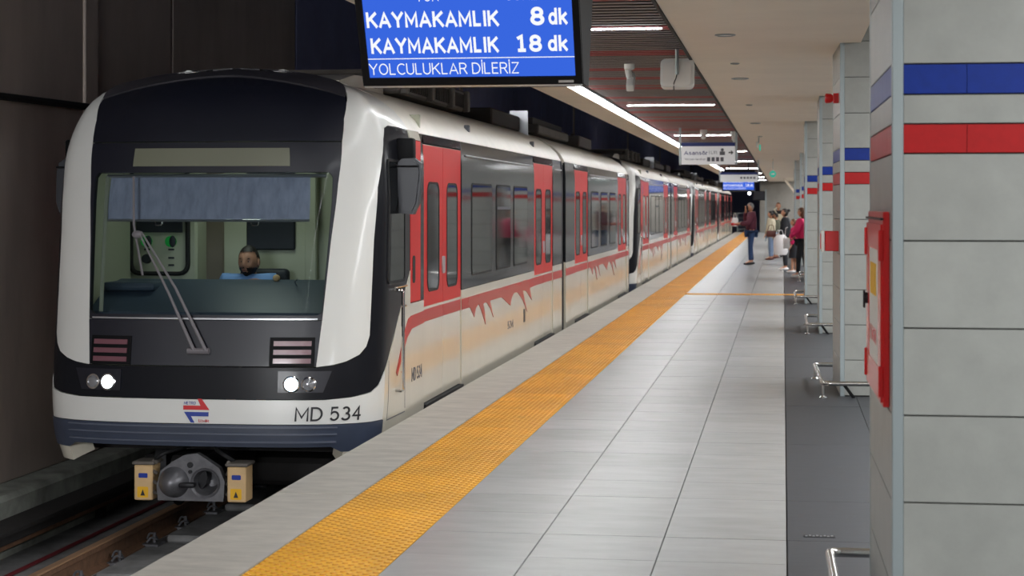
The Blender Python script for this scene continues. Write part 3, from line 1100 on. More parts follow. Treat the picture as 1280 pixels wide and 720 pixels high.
# ------------------------------------------------------------------ train
NN = 3.0
HWN = [(-.35, 1.20), (-.1, 1.27), (.2, 1.30), (1.0, 1.30), (1.7, 1.298), (2.0, 1.275), (2.12, 1.25), (2.24, 1.215), (2.4, 1.14), (2.5, 1.06), (2.58, .93), (2.64, .75), (2.685, .45), (2.71, .0)]
HWB = [(-.35, 1.29), (-.1, 1.305), (2.18, 1.305), (2.25, 1.285), (2.35, 1.225), (2.45, 1.12), (2.55, .96), (2.62, .78), (2.67, .55), (2.70, .25), (2.71, .0)]
YN = [(-.35, .06), (-.1, .0), (.05, .0), (.27, .02), (.45, .04), (.8, .10), (2.12, .34), (2.4, .44), (2.52, .52), (2.6, .62), (2.66, .78), (2.71, 1.0)]
W0, D0 = 1.30, .62
_n = 1200
_ux, _uy, _L = [], [], [0.0]
for i in range(_n + 1):
    a = PI / 2 * i / _n
    _ux.append(math.sin(a) ** (2 / NN) if i else 0.0)
    _uy.append(1 - math.cos(min(a, PI / 2 - 1e-9)) ** (2 / NN))
    if i:
        _L.append(_L[-1] + math.hypot((_ux[i] - _ux[i - 1]) * W0, (_uy[i] - _uy[i - 1]) * D0))
LT = _L[-1]
from bisect import bisect_left


def itp(T, h):
    if h <= T[0][0]:
        return T[0][1]
    for (a, b), (c, d) in zip(T, T[1:]):
        if h <= c:
            return b + (d - b) * (h - a) / (c - a)
    return T[-1][1]


def sit(T, h):
    w = min(.07, max(.004, (2.71 - h) * .8))
    return sum(itp(T, h + w * k / 4) for k in range(-4, 5)) / 9


def sstep(x):
    x = max(0., min(1., x))
    return x * x * (3 - 2 * x)


TS = 2.42          # seam between the nose and the side of the first section


def surf(t, h):
    s = 1 if t >= 0 else -1
    a = abs(t)
    w = sit(HWN, h)
    wb_ = sit(HWB, h)
    w = w + (wb_ - w) * sstep((a - LT + .35) / (TS - LT + .25))
    if a <= LT:
        i = max(1, bisect_left(_L, a))
        f = (a - _L[i - 1]) / max(1e-9, _L[i] - _L[i - 1])
        x = (_ux[i - 1] + (_ux[i] - _ux[i - 1]) * f) * w
        y = (_uy[i - 1] + (_uy[i] - _uy[i - 1]) * f) * D0
    else:
        x = w
        y = D0 + a - LT
    y += sit(YN, h) * sstep(1 - max(0, a - .9) / (LT + .5 - .9))
    return Vector((s * x, y, h))


def nose_fn(t, h):
    e = 0.004
    p = surf(t, h)
    du = surf(t + e, h) - surf(t - e, h)
    dv = surf(t, min(2.7099, h + e)) - surf(t, h - e)
    n = du.cross(dv)
    n = n.normalized() if n.length > 1e-12 else Vector((0, -1, 0))
    if h > 2.69:
        n = Vector((0, 0, 1))
    return p, n


def side_fn(sd):
    def fn(y, h):
        e = 0.004
        d = (itp(HWB, h + e) - itp(HWB, h - e)) / (2 * e)
        return Vector((sd * itp(HWB, h), y, h)), Vector((sd, 0, -d)).normalized()
    return fn


def npanel(name, loops, m, par, off=0.0, th=0.02, du=.06, dv=.08):
    b = flat_fill(loops)
    slice_grid(b, du, dv)
    wrap(b, nose_fn, off, th)
    return obj(name, b, m, par)


def mir(lp):
    return [(-u, v) for u, v in lp]


def ntext(name, s, u0, v0, u1, v1, m, par, off=.012, bold=.12):
    b = fit_text(s, u0, v0, u1, v1, bold)
    slice_grid(b, .05, 0)
    wrap(b, nose_fn, off, .004)
    return obj(name, b, m, par)


def spanel(name, lp, m, par, sd=1, off=0.0, th=.02, dv=0):
    b = flat_fill(lp)
    if dv:
        slice_grid(b, 0, dv)
    wrap(b, side_fn(sd), off, th)
    return obj(name, b, m, par)


def R(a, b, c, d):
    return [(a, b), (c, b), (c, d), (a, d)]


BZ = -0.85
train = thing('metro_train', 'leading red and cream metro train unit numbered MD 534, headlights on', 'train', (XC, YF, BZ), 0, 'coupled units of the metro train')
UP = (0, 0, -BZ)


def T_(o):
    o.location.z += -BZ
    return o


# mask edge, bottom to top, right half
ME = [(.875, .46), (.905, .80), (.945, 1.39), (.985, 1.80), (1.035, 2.12), (1.09, 2.3), (1.17, 2.42), (1.29, 2.53), (1.46, 2.61), (1.60, 2.66), (1.70, 2.7095)]
PE = [(2.42, 2.25), (1.80, 2.26), (1.64, 2.235), (1.52, 2.15), (1.42, 2.0), (1.335, 1.78), (1.30, 1.39), (1.285, .68), (1.255, .60), (1.20, .545), (1.10, .50), (1.0, .475), (.875, .46)]
# white corner pillars
for s in (1, -1):
    lp = ME + [(TS, 2.7095)] + PE
    T_(npanel('corner_pillar', [lp if s > 0 else mir(lp)], 'body', train, .004, .03, .05, .06))
    lp = [(0, .46), (.875, .46)] + PE[::-1][1:] + [(TS, 1.13), (1.46, .37), (1.40, .31), (1.31, .265), (1.15, .24), (.945, .225), (0, .225)]
    lp = [(0, .225), (0, .455)] + [(.875, .455)] + [(a, b - .005) for a, b in PE[::-1][1:-1]] + [(TS, 2.245), (TS, 1.13), (1.46, .37), (1.40, .31), (1.31, .265), (1.15, .24), (.945, .225)]
    T_(npanel('lower_mask', [lp if s > 0 else mir(lp)], 'patch', train, .0, .03))
    # lower white band end and lower side by cab
    lp = [(0, .045), (0, .22), (.945, .22), (1.15, .235), (1.31, .26), (1.40, .305), (1.46, .365), (1.50, .40), (1.50, .045)]
    T_(npanel('front_band', [lp if s > 0 else mir(lp)], 'body', train, .006, .03))
    lp = [(1.508, -.25), (1.508, .40), (TS, 1.125), (TS, -.25)]
    T_(npanel('cab_side_panel', [lp if s > 0 else mir(lp)], 'bodyside', train, .003, .03))
    # bumper
    lp = [(0, -.12), (0, .04), (1.50, .04), (1.50, -.16), (1.10, -.16), (1.02, -.12)]
    T_(npanel('bumper', [lp if s > 0 else mir(lp)], 'bumper', train, .012, .12))
    for z in (-.085, -.03, .018):
        lp = R(0, z, 1.05, z + .008)
        T_(npanel('bumper_rib', [lp if s > 0 else mir(lp)], 'bumperrib', train, .035, .03))
    lp = R(1.12, -.27, 1.46, -.165)
    T_(npanel('step_corner', [lp if s > 0 else mir(lp)], 'bodyside', train, .0, .2))
    # headlight housing
    lp = [(.60, .275), (.60, .43), (.99, .43), (.93, .275)]
    hh = T_(npanel('headlight_housing', [lp if s > 0 else mir(lp)], 'nosedark', train, .014, .02))
    for k, (tt, rr) in enumerate(((.70, .050), (.825, .044))):
        p, n = nose_fn(s * tt, .335)
        q = n.to_track_quat('Z', 'Y')
        b = lathe(B(), [(rr + .012, .0), (rr + .012, .022), (rr, .026), (rr, .014)], 'Z', 24)
        o = obj('lamp_ring', b, 'chrome', hh); o.location = p; o.rotation_euler = q.to_euler()
        b = lathe(B(), [(rr, .006), (rr, .018), (rr * .6, .026), (rr * .1, .029)], 'Z', 24)
        mm = ('headlight' if s > 0 else 'headlightw') if k == 0 else 'lens'
        o = obj('lamp_lens', b, mm, hh); o.location = p; o.rotation_euler = q.to_euler()
    # tail light cluster
    lp = R(.53, .465, .86, .675)
    tc = T_(npanel('tail_light', [lp if s > 0 else mir(lp)], 'black', train, .012, .02))
    for z in (.485, .548, .611):
        lp = R(.56, z, .835, z + .036)
        npanel('tail_lens', [lp if s > 0 else mir(lp)], 'tail', tc, .020, .02)
    # rain gutter crease
    lp = R(0, .456, .875, .462)
    T_(npanel('crease', [lp if s > 0 else mir(lp)], 'black', train, .008, .02))
    # exterior rear-view mirror
    y0 = .98
    mt = obj('mirror_arm', bx(*sorted((s * 1.28, s * 1.42))[:1], y0 - .02, 1.98, sorted((s * 1.28, s * 1.42))[1], y0 + .10, 2.17, .02, 2), 'black', train)
    T_(mt)
    b = flat_fill([[(-.045, -.21), (.07, -.21), (.105, -.12), (.115, .12), (.10, .19), (.05, .225), (-.05, .215), (-.10, .17), (-.10, .05), (-.07, -.12)]])
    solid_flat(b, .12)
    bmesh.ops.bevel(b, geom=[e for e in b.edges if e.is_boundary is False and len(e.link_faces) == 2 and e.calc_face_angle(0) > 1], offset=.02, segments=2, affect='EDGES')
    bmesh.ops.rotate(b, verts=b.verts, cent=(0, 0, 0), matrix=Matrix.Rotation(PI / 2, 3, 'X'))
    bmesh.ops.rotate(b, verts=b.verts, cent=(0, 0, 0), matrix=Matrix.Rotation(math.radians(4 * s), 3, 'Y'))
    if s < 0:
        bmesh.ops.scale(b, verts=b.verts, vec=(-1, 1, 1))
    bmesh.ops.translate(b, verts=b.verts, vec=(s * 1.37, y0 + .06, 1.79))
    o = T_(obj('side_mirror', b, 'mirrorgrey', train))
    b = bx(-.10, -.075, .02, .10, -.062, .035, .004)
    bmesh.ops.translate(b, verts=b.verts, vec=(s * 1.37, y0, 1.92))
    obj('mirror_ridge', b, 'black', o)
    # cab side window and door handrail
    lp = rrect(1.56, 1.07, 2.18, 1.98, .04)
    w_ = T_(npanel('cab_window', [lp if s > 0 else mir(lp)], 'pane', train, .006, .01))
    lpf = [rrect(1.54, 1.05, 2.20, 2.0, .05), rrect(1.56, 1.07, 2.18, 1.98, .04)]
    npanel('window_seal', lpf if s > 0 else [mir(l) for l in lpf], 'rubber', w_, .010, .012)
    hb_ = [surf(s * 1.87, z) + Vector((s * .06, 0, 0)) for z in (.22, .99)]
    o = T_(obj('handrail', tube(B(), bend([hb_[0] - Vector((s * .07, 0, 0)), hb_[0], hb_[1], hb_[1] - Vector((s * .07, 0, 0))], .02), .013, 10), 'chrome', train))
    obj('handrail_bracket', tube(B(), [surf(s * 1.66, 1.02) + Vector((s * .04, 0, 0)), surf(s * 2.12, 1.02) + Vector((s * .04, 0, 0))], .008, 8), 'chrome', o)
    obj('handrail_bracket', tube(B(), [surf(s * 1.78, .87) + Vector((s * .06, 0, 0)), surf(s * 1.98, .87) + Vector((s * .06, 0, 0))], .007, 8), 'chrome', o)
    # door outline of cab: thin grooves
    for lp in (R(1.62, .02, 1.628, .47), R(2.20, .05, 2.208, .98), R(1.62, .02, 2.2, .028)):
        T_(npanel('door_groove', [lp if s > 0 else mir(lp)], 'inkgrey', train, .0045, .004))

# mask round the windscreen, with the hole for the glass
WS = [(-.90, .835), (.90, .835), (.935, 1.60), (.945, 1.895), (-.945, 1.895), (-.935, 1.60)]
WSR = [(-.87, .835), (.87, .835), (.90, .86), (.935, 1.60), (.945, 1.86), (.92, 1.895), (-.92, 1.895), (-.945, 1.86), (-.935, 1.60), (-.90, .86)]
low = [(a, b) for a, b in ME if .79 < b <= 2.13]
ring = [(a, b) for a, b in low] + [(-a, b) for a, b in low[::-1]]
T_(npanel('windscreen_mask', [ring, WSR], 'nosedark', train, .0, .03))
lowm = [(-.875, .465), (.875, .465), (.905, .795), (-.905, .795)]
T_(npanel('front_mask', [lowm], 'nosedark', train, .002, .03))
T_(npanel('windscreen', [[(a * 1.005, b) for a, b in WSR]], 'glass', train, .002, .006))
T_(npanel('windscreen_trim', [R(-.87, .800, .87, .812)], 'silver', train, .012, .02))
T_(npanel('destination_display', [R(-.622, 1.94, .622, 2.075)], 'display', train, .006, .01))
up = [(a, b) for a, b in ME if b > 2.11 and b < 2.45]
up = [(1.035, 2.128)] + up[1:]
T_(npanel('upper_mask', [[(a, b) for a, b in up] + [(u / 10 * 1.19, 2.632 - .17 * abs(u / 10) ** 2.2) for u in range(10, -11, -1)] + [(-a, b) for a, b in up[::-1]]], 'nosedark', train, .006, .03))
cap = [(u / 10 * 1.19, 2.638 - .17 * abs(u / 10) ** 2.2) for u in range(0, 11)] + [ (1.29, 2.53), (1.46, 2.61), (1.60, 2.66), (1.70, 2.7095)]
T_(npanel('roof_cap', [cap + [(-a, b) for a, b in cap[:0:-1]]], 'capgrey', train, .016, .03, .05, .03))
for s in (-1, 1):
    lp = R(s * .93 if s < 0 else .70, 2.085, -.70 if s < 0 else .93, 2.105)
# logo
def lg(pts):
    return [(-.105 + u * .2 / 640., .225 - v * .185 / 480.) for u, v in pts]
# coordinates in a 640 x 480 drawing of the emblem
T_(npanel('emblem', [lg([(0, 130), (420, 130), (340, 0), (440, 0), (640, 210), (0, 210)])], 'logored', train, .010, .004, .05, 0))
T_(npanel('emblem', [lg([(20, 250), (620, 250), (620, 330), (190, 330), (280, 450), (190, 450)])], 'logoblue', train, .010, .004, .05, 0))
T_(ntext('lettering', 'METRO', -.10, .182, -.01, .205, 'logoblue', train))
T_(ntext('lettering', 'İZMİR', .015, .055, .095, .078, 'logored', train))
T_(ntext('fleet_number', 'MD 534', .735, .068, 1.225, .175, 'ink', train, .012, .135))
# wiper
def fr(t, h, off=.05):
    p, n = nose_fn(t, h)
    return p + n * off
wp = T_(obj('wiper', tube(B(), [fr(-.03, .575, .05), fr(-.25, 1.0, .06), fr(-.50, 1.42, .05)], [.014, .010, .007], 8), 'wipergrey', train))
obj('wiper_arm', tube(B(), [fr(.06, .575, .05), fr(-.19, 1.02, .06), fr(-.49, 1.44, .05)], [.014, .010, .007], 8), 'wipergrey', wp)
obj('wiper_pivot', tube(B(), [fr(-.08, .568, .035), fr(.085, .568, .035)], .024, 10), 'wipergrey', wp)
obj('wiper_clamp', ball(B(), fr(-.52, 1.42, .045), (.045, .02, .03)), 'wipergrey', wp)
obj('wiper_blade', tube(B(), [fr(-.60, 1.86, .02), fr(-.565, 1.5, .025), fr(-.47, 1.12, .02)], .009, 6), 'wipergrey', wp)

# closing shells: inside skin so nothing shows through
b = B()
box(b, -1.20, .75, -.25, 1.20, 22.0, .02)
T_(obj('underframe', b, 'under', train))

# cab interior
T_(obj('cab_floor', bx(-1.15, .62, .02, 1.15, 1.98, .06), 'cabdark', train))
cw = T_(obj('cab_wall', bx(-1.26, 1.98, .02, 1.26, 2.02, 2.4), 'cabwall', train))
obj('cab_door', bx(-.58, 1.955, .06, -.42, 1.98, 2.3, .01), 'cabbrown', cw)
obj('wall_post', bx(-.66, 1.93, .06, -.59, 1.98, 2.3, .01), 'cabwall', cw)
obj('door_window', bx(-.22, 1.95, 1.27, .20, 1.975, 2.0, .01), 'cabdark', cw)
obj('wall_post', bx(.30, 1.90, .06, .40, 1.98, 2.3, .01), 'cabwall', cw)
T_(obj('cab_ceiling', bx(-1.15, .75, 2.25, 1.15, 2.0, 2.28), 'cabwall', train))
for s in (-1, 1):
    T_(obj('cab_lining', bx(*( (s * 1.17, .85, .06, s * 1.14, 1.98, 2.28) if s < 0 else (1.14, .85, .06, 1.17, 1.98, 2.28))), 'cabwall', train))
# electrical cabinet with gauges
cx0, cx1 = -1.15, -.63
cab = T_(obj('control_cabinet', bx(cx0 - .06, 1.70, .06, cx1 + .06, 1.98, 2.2, .02), 'cabwall', train))
fl = flat_fill([rrect(cx0 - .005, 1.06, cx1 + .005, 1.98, .09), rrect(cx0 + .03, 1.095, cx1 - .03, 1.95, .06)])
for v in fl.verts:
    v.co = Vector((v.co.x, 1.695, v.co.y))
obj('cabinet_seal', fl, 'rubber', cab).modifiers.new('thick', 'SOLIDIFY').thickness = .02
obj('rack_unit', bx(cx0 + .06, 1.68, 1.42, cx1 - .06, 1.70, 1.52, .004), 'cabdark', cab)
obj('rack_unit', bx(cx0 + .06, 1.68, 1.60, cx1 - .06, 1.70, 1.68, .004), 'cabdark', cab)
obj('rack_shelf', bx(cx0 + .04, 1.675, 1.545, cx1 - .04, 1.70, 1.56, .002), 'cabwall', cab)
for gx in (-1.00, -.79):
    obj('gauge', lathe(B(), [(.045, 1.665), (.045, 1.70)], 'Y', 20, (gx, 0, 1.345)), 'green', cab)
    obj('gauge_hood', ball(B(), (gx + .022, 1.665, 1.345), (.03, .008, .05)), 'cabdark', cab)
    obj('gauge_label', bx(gx - .025, 1.693, 1.27, gx + .025, 1.699, 1.285), 'cabdark', cab)
obj('selector_knob', lathe(B(), [(.035, 1.655), (.042, 1.70)], 'Y', 16, (-1.0, 0, 1.20)), 'cabdark', cab)
for gz in (1.2, 1.14):
    obj('gauge_label', bx(-.815, 1.693, gz, -.765, 1.699, gz + .015), 'cabdark', cab)
# dashboard
dash = T_(obj('dashboard', prism(B(), [(.36, .70), (.36, .84), (.75, 1.02), (1.05, 1.06), (1.15, 1.0), (1.15, .70)], -.98, 1.02, 'YZ'), 'dash', train))
obj('dash_pod', bx(-.98, .62, .98, -.55, .95, 1.05, .03, 2), 'dash', dash)
obj('dash_lamp', ball(B(), (.32, .98, 1.075), (.03, .03, .028)), 'couplerbox', dash)
obj('microphone', tube(B(), bend([(.55, .8, 1.0), (.53, .75, 1.06), (.57, .7, 1.08)], .02), .007, 6), 'chrome', dash)
# side post pale strip at left of the windscreen
T_(obj('windscreen_post', tube(B(), [fr(-.862, .86, -.08), fr(-.90, 1.88, -.08)], .016, 8), 'cabwall', train))
# roller blind behind the glass
bl = flat_fill([R(-.88, 1.56, .77, 1.875)])
slice_grid(bl, .03, .04)
for v in bl.verts:
    u, h = v.co.x, v.co.y
    p, n = nose_fn(u, h)
    w = .006 * math.sin(u * 38 + math.sin(u * 7) * 3) * (.3 + max(0, u)) * 1.2 + (.015 * math.exp(-((u - .33 - (h - 1.6) * .3) ** 2) / .003) if u > 0 else 0)
    v.co = p - n * (.10 - w)
bo = T_(obj('roller_blind', bl, 'blind', train))
obj('blind_bar', tube(B(), [fr(u / 10, 1.55, -.10) for u in (-8.8, -6, -4, -2, 0, 2, 4, 6, 7.7)], .010, 8), 'silver', bo)
obj('blind_box', tube(B(), [fr(u / 10, 1.885, -.085) for u in (-9, -6, -4, -2, 0, 2, 4, 6, 9)], .014, 8), 'silver', bo)
for u in (-.42, .34):
    obj('pull_ring', tube(B(), bend([fr(u - .03, 1.54, -.10), fr(u - .025, 1.515, -.10), fr(u + .025, 1.515, -.10), fr(u + .03, 1.54, -.10)], .01), .006, 6), 'chrome', bo)
# driver seat
st = T_(obj('driver_seat', bx(-.32, 1.34, .46, .16, 1.72, .54, .03, 2), 'cabdark', train))
obj('seat_back', bx(-.22, 1.74, .50, .20, 1.84, 1.12, .04, 3), 'cabdark', st)
obj('seat_post', tube(B(), [(-.08, 1.55, .06), (-.08, 1.55, .48)], .05, 10), 'cabdark', st)
# cab lamp
ld = bpy.data.lights.new('cab_light', 'AREA')
ld.energy = 9
ld.size = .5
ld.color = (.9, 1.0, .85)
lo = bpy.data.objects.new('cab_light', ld)
COL.objects.link(lo)
lo.parent = train
lo.location = (0, 1.25, 2.2 - BZ)

# coupler
ZC = -.36
cp = T_(obj('coupler', tube(B(), [(0, .06, ZC), (0, 1.3, ZC + .02)], .11, 14), 'castdark', train))
cp.location.x = -.05
face = [(-.25, ZC - .165), (.25, ZC - .165), (.26, ZC - .02), (.22, ZC + .08), (.11, ZC + .15), (.05, ZC + .185), (-.05, ZC + .17), (-.14, ZC + .12), (-.23, ZC + .05), (-.26, ZC - .06)]
hole = [(.115 + .095 * math.cos(a * PI / 10), ZC - .03 + .095 * math.sin(a * PI / 10)) for a in range(20)]
fb = flat_fill([face, hole])
for v in fb.verts:
    v.co = Vector((v.co.x, .0, v.co.y))
ret = bmesh.ops.extrude_face_region(fb, geom=fb.faces[:])
for g in ret['geom']:
    if isinstance(g, bmesh.types.BMVert):
        g.co.y += .07
obj('coupler_face', fb, 'casting', cp)
obj('coupler_funnel', lathe(B(), [(.098, .000), (.112, -.012), (.098, -.002), (.05, .16), (.01, .17)], 'Y', 20, (.115, 0, ZC - .03), False), 'casting', cp)
obj('coupler_cone', lathe(B(), [(.115, .0), (.108, -.03), (.08, -.08), (.045, -.115), (.012, -.125)], 'Y', 24, (-.125, 0, ZC - .03)), 'casting', cp)
obj('coupler_hook', bx(-.06, -.10, ZC - .055, .06, -.03, ZC - .02, .012, 2), 'castdark', cp)
obj('coupler_bolt', lathe(B(), [(.022, -.012), (.022, .0)], 'Y', 12, (.0, 0, ZC + .10)), 'castdark', cp)
obj('coupler_bolt', lathe(B(), [(.014, -.012), (.014, .0)], 'Y', 12, (.0, 0, ZC + .05)), 'castdark', cp)
for s in (-1, 1):
    x = s * .355
    e = obj('electric_coupler', bx(x - .07, -.02, ZC - .165, x + .07, .16, ZC + .095, .008), 'couplerbox', cp)
    obj('box_lid', bx(x - .085, -.03, ZC + .095, x + .085, .18, ZC + .12, .008), 'hvac', cp)
    e2 = obj('warning_sticker', flat_fill([rrect(x - .045, ZC - .145, x + .04, ZC - .065, .01)]), 'yellowlabel', cp)
    for v in e2.data.vertices:
        v.co = Vector((v.co.x, -.0215, v.co.y))
    e3 = obj('blue_sticker', flat_fill([rrect(x - .035, ZC + .0, x + .035, ZC + .035, .008)]), 'logoblue', cp)
    for v in e3.data.vertices:
        v.co = Vector((v.co.x, -.0215, v.co.y))
    obj('warning_triangle', prism(B(), [(x - .02, ZC - .13), (x + .015, ZC - .13), (x - .0025, ZC - .085)], -.0235, -.0215), 'ink', cp)
    for k in range(4):
        obj('linkage', tube(B(), [(s * .27, .03, ZC - .12 + k * .075), (s * .29, .0, ZC - .10 + k * .075)], .014, 6), 'hvac', cp)
    obj('hose', tube(B(), bend([(s * .30, .1, ZC + .12), (s * .24, .05, ZC + .17), (s * .12, .2, ZC + .2), (s * .1, .6, ZC + .2)], .06), .016, 8), 'rubber', cp)
# bogies
for yb in (2.6, 11.6, 20.0):
    bg = T_(obj('bogie', bx(-.95, yb - 1.2, -.62, .95, yb + 1.2, -.40, .04), 'under', train))
    for yy in (-.95, .95):
        obj('axle', tube(B(), [(-.8, yb + yy, -.47), (.8, yb + yy, -.47)], .07, 10), 'under', bg)
        for s in (-1, 1):
            obj('wheel', lathe(B(), [(.37, s * .69), (.34, s * .70), (.34, s * .80), (.2, s * .80), (.1, s * .83)] if s > 0 else [(.37, -.69), (.34, -.70), (.34, -.80), (.2, -.80), (.1, -.83)], 'X', 28, (0, yb + yy, -.47)), 'castdark', bg)

# --- car body sections
SECT = [(1.37, 11.40, [(1.95, 3.72), (8.65, 10.42)], [(4.25, 5.48), (5.74, 6.74), (6.97, 8.05)]),
        (11.80, 22.00, [(12.90, 14.67), (19.70, 21.47)], [(15.1, 16.2), (16.6, 17.7), (18.1, 19.2)])]
prof = [(h, itp(HWB, h)) for h in (2.24, 2.30, 2.35, 2.40, 2.45, 2.50, 2.55, 2.59, 2.62, 2.65, 2.67, 2.70)]
for si, (a, c, doors, wins) in enumerate(SECT):
    # roof
    b = B()
    pts = [(-w, h) for h, w in prof] + [(0, 2.71)] + [(w, h) for h, w in prof[::-1]]
    n = len(pts)
    ys = [a + .012, c]
    rows = [[b.verts.new((x, y, z)) for x, z in pts] for y in ys]
    rows2 = [[b.verts.new((x * .96, y, z - .04)) for x, z in pts] for y in ys]
    for i in range(n - 1):
        b.faces.new((rows[0][i], rows[0][i + 1], rows[1][i + 1], rows[1][i]))
        b.faces.new((rows2[0][i], rows2[0][i + 1], rows2[1][i + 1], rows2[1][i]))
        b.faces.new((rows[0][i], rows[0][i + 1], rows2[0][i + 1], rows2[0][i]))
        b.faces.new((rows[1][i], rows[1][i + 1], rows2[1][i + 1], rows2[1][i]))
    b.faces.new((rows[0][0], rows[1][0], rows2[1][0], rows2[0][0]))
    b.faces.new((rows[0][-1], rows[1][-1], rows2[1][-1], rows2[0][-1]))
    T_(obj('roof', b, 'roof', train))
    # inner core
    core = [(-1.24, -.2), (1.24, -.2), (1.24, 2.25), (1.08, 2.42), (.7, 2.6), (-.7, 2.6), (-1.08, 2.42), (-1.24, 2.25)]
    T_(obj('car_core', prism(B(), core, (a + .75 if si == 0 else a + .02), c - .02, 'XZ'), 'band', train))
    endm = flat_fill([[(x, z) for x, z in core]])
    for v in endm.verts:
        v.co = Vector((v.co.x, c - .015, v.co.y))
    T_(obj('end_wall', endm, 'bodyside' if si == 1 else 'rubber', train)).modifiers.new('thick', 'SOLIDIFY').thickness = .02
    for sd in (1, -1):
        # lower and window band panels between doors
        cuts = [a + .006] + [v for d in doors for v in d] + [c]
        for i in range(0, len(cuts), 2):
            y0, y1 = cuts[i], cuts[i + 1]
            if y1 - y0 < .05:
                continue
            T_(spanel('side_panel', [R(y0 + .004, -.25, y1 - .004, .86)], 'bodyside', train, sd, 0.0, .03, .2))
            if si == 0 and i == 0:
                T_(spanel('red_pillar', [R(y0 + .02, .868, 1.80, 2.17)], 'redpaint', train, sd, .002, .03))
                T_(spanel('cream_header', [R(y0 + .004, 2.175, 1.80, 2.25)], 'bodyside', train, sd, .002, .03, .03))
                T_(spanel('window_band', [R(1.806, .865, y1 - .004, 2.235)], 'band', train, sd, 0.0, .03, .4))
                hd = T_(spanel('handle_recess', [rrect(y0 + .10, 1.02, y0 + .20, 1.24, .03)], 'rubber', train, sd, .005, .004))
            else:
                T_(spanel('window_band', [R(y0 + .004, .865, y1 - .004, 2.235)], 'band', train, sd, 0.0, .03, .4))
            # stripe
            if si == 0 and i == 0:
                T_(spanel('stripe', [[(y0 + .03, .76), (y1 - .004, .77), (y1 - .004, .672), (y0 + .03, .655)]], 'stripe', train, sd, .003, .004))
            else:
                T_(spanel('stripe', [R(y0 + .004, .675, y1 - .004, .775)], 'stripe', train, sd, .003, .004))
        # windows
        for (w0, w1) in wins:
            w_ = T_(spanel('window', [rrect(w0, .97, w1, 1.86, .07)], 'rubber', train, sd, .004, .01))
            spanel('pane', [rrect(w0 + .02, .99, w1 - .02, 1.84, .055)], 'pane', w_, sd, .006, .006)
        if si == 0:
            w_ = [o_ for o_ in train.children if o_.name.startswith('window')][-1]
            spanel('hopper_bar', [R(5.78, 1.60, 6.70, 1.63)], 'inkgrey', w_, sd, .009, .004)
        bay0, bay1 = doors[0][1], doors[1][0]
        T_(spanel('drip_rail', [R(bay0 + .2, 2.105, bay1 - .2, 2.118)], 'silver', train, sd, .012, .012))
        T_(spanel('drip_rail', [R(doors[1][1] + .15, 2.105, c - .15, 2.118)], 'silver', train, sd, .012, .012))
        # header over doors
        for d0, d1 in doors:
            T_(spanel('door_header', [R(d0 - .004, 2.165, d1 + .004, 2.235)], 'band', train, sd, .0, .03))
            T_(spanel('door_sill', [R(d0, -.06, d1, -.01)], 'rubber', train, sd, .02, .05))
            T_(spanel('side_panel', [R(d0, -.25, d1, -.06)], 'bodyside', train, sd, 0, .03))
            mid = (d0 + d1) / 2
            for e0, e1, hs in ((d0 + .006, mid - .004, 1), (mid + .004, d1 - .006, -1)):
                pn0 = e0 + .17 if hs > 0 else e0 + .17
                pn1 = e1 - .17
                dl = T_(spanel('door_leaf', [R(e0, .0, e1, 2.155)], 'bodyside', train, sd, -.012, .03, .2))
                spanel('door_paint', [R(e0, .80, e1, 2.15), rrect(pn0 + .012, .93, pn1 - .012, 1.83, .09)], 'redpaint', dl, sd, -.008, .004, .4)
                spanel('door_stripe', [R(e0, .675, e1, .775)], 'stripe', dl, sd, -.008, .004)
                spanel('door_seal', [rrect(pn0, .915, pn1, 1.845, .10), rrect(pn0 + .02, .935, pn1 - .02, 1.825, .085)], 'rubber', dl, sd, -.004, .006)
                spanel('door_pane', [rrect(pn0 + .012, .93, pn1 - .012, 1.83, .09)], 'pane', dl, sd, -.007, .004)
            bt = T_(spanel('door_button', [rrect(mid - .06, 1.05, mid + .06, 1.20, .03)], 'silver', train, sd, .004, .012))
        # end trim
        T_(spanel('end_trim', [R(c - .03, -.25, c + .02, 2.24)], 'capgrey', train, sd, .004, .03, .2))
    # emblem under the stripe
    def em_pts(yo, mirrored=False):
        raw = [(145, 325), (160, 352), (172, 380), (178, 345), (190, 325), (205, 365), (218, 410), (215, 360), (208, 325), (222, 320), (238, 345), (250, 380),
               (240, 330), (235, 308), (285, 300), (305, 320), (320, 333), (325, 300), (335, 280), (350, 280), (370, 310), (388, 358), (378, 310), (370, 270),
               (385, 275), (398, 295), (407, 310), (400, 270), (398, 240), (380, 228), (366, 236), (360, 252), (330, 246), (312, 256), (304, 272), (280, 262),
               (230, 276), (215, 286), (200, 286), (190, 300), (176, 292), (150, 300)]
        out = []
        for zx, zy in raw:
            x, y = 540 + zx / 3.27, 280 + zy / 3.27
            s = (979 - x) / 2.983
            D = FPX / s
            out.append(((D - .44) / .9888 - YF + yo, 1.65 - (y - 256) / s))
        return out
    T_(spanel('stripe_emblem', [em_pts(0 if si == 0 else 10.9)], 'stripefaded', train, 1, .0045, .004))
# diagonal lower part of stripe on the cab side
T_(npanel('stripe', [[(TS + .03, .76), (TS + .03, .655), (2.28, .60), (1.92, .33), (1.88, .36), (2.2, .66), (2.33, .745)]], 'stripe', train, .008, .004))
# fleet number on the side
def stext(s, y0, z0, y1, z1, m, off=.003, bold=.12):
    b = fit_text(s, y0, z0, y1, z1, bold)
    wrap(b, side_fn(1), off, .003)
    return T_(obj('fleet_number', b, m, train))
stext('MD 534', 1.45, .23, 1.86, .34, 'inkgrey')
stext('534', 6.55, .30, 6.95, .39, 'inkgrey')
T_(spanel('side_sticker', [R(7.75, .30, 7.87, .45)], 'ink', train, 1, .003, .003))
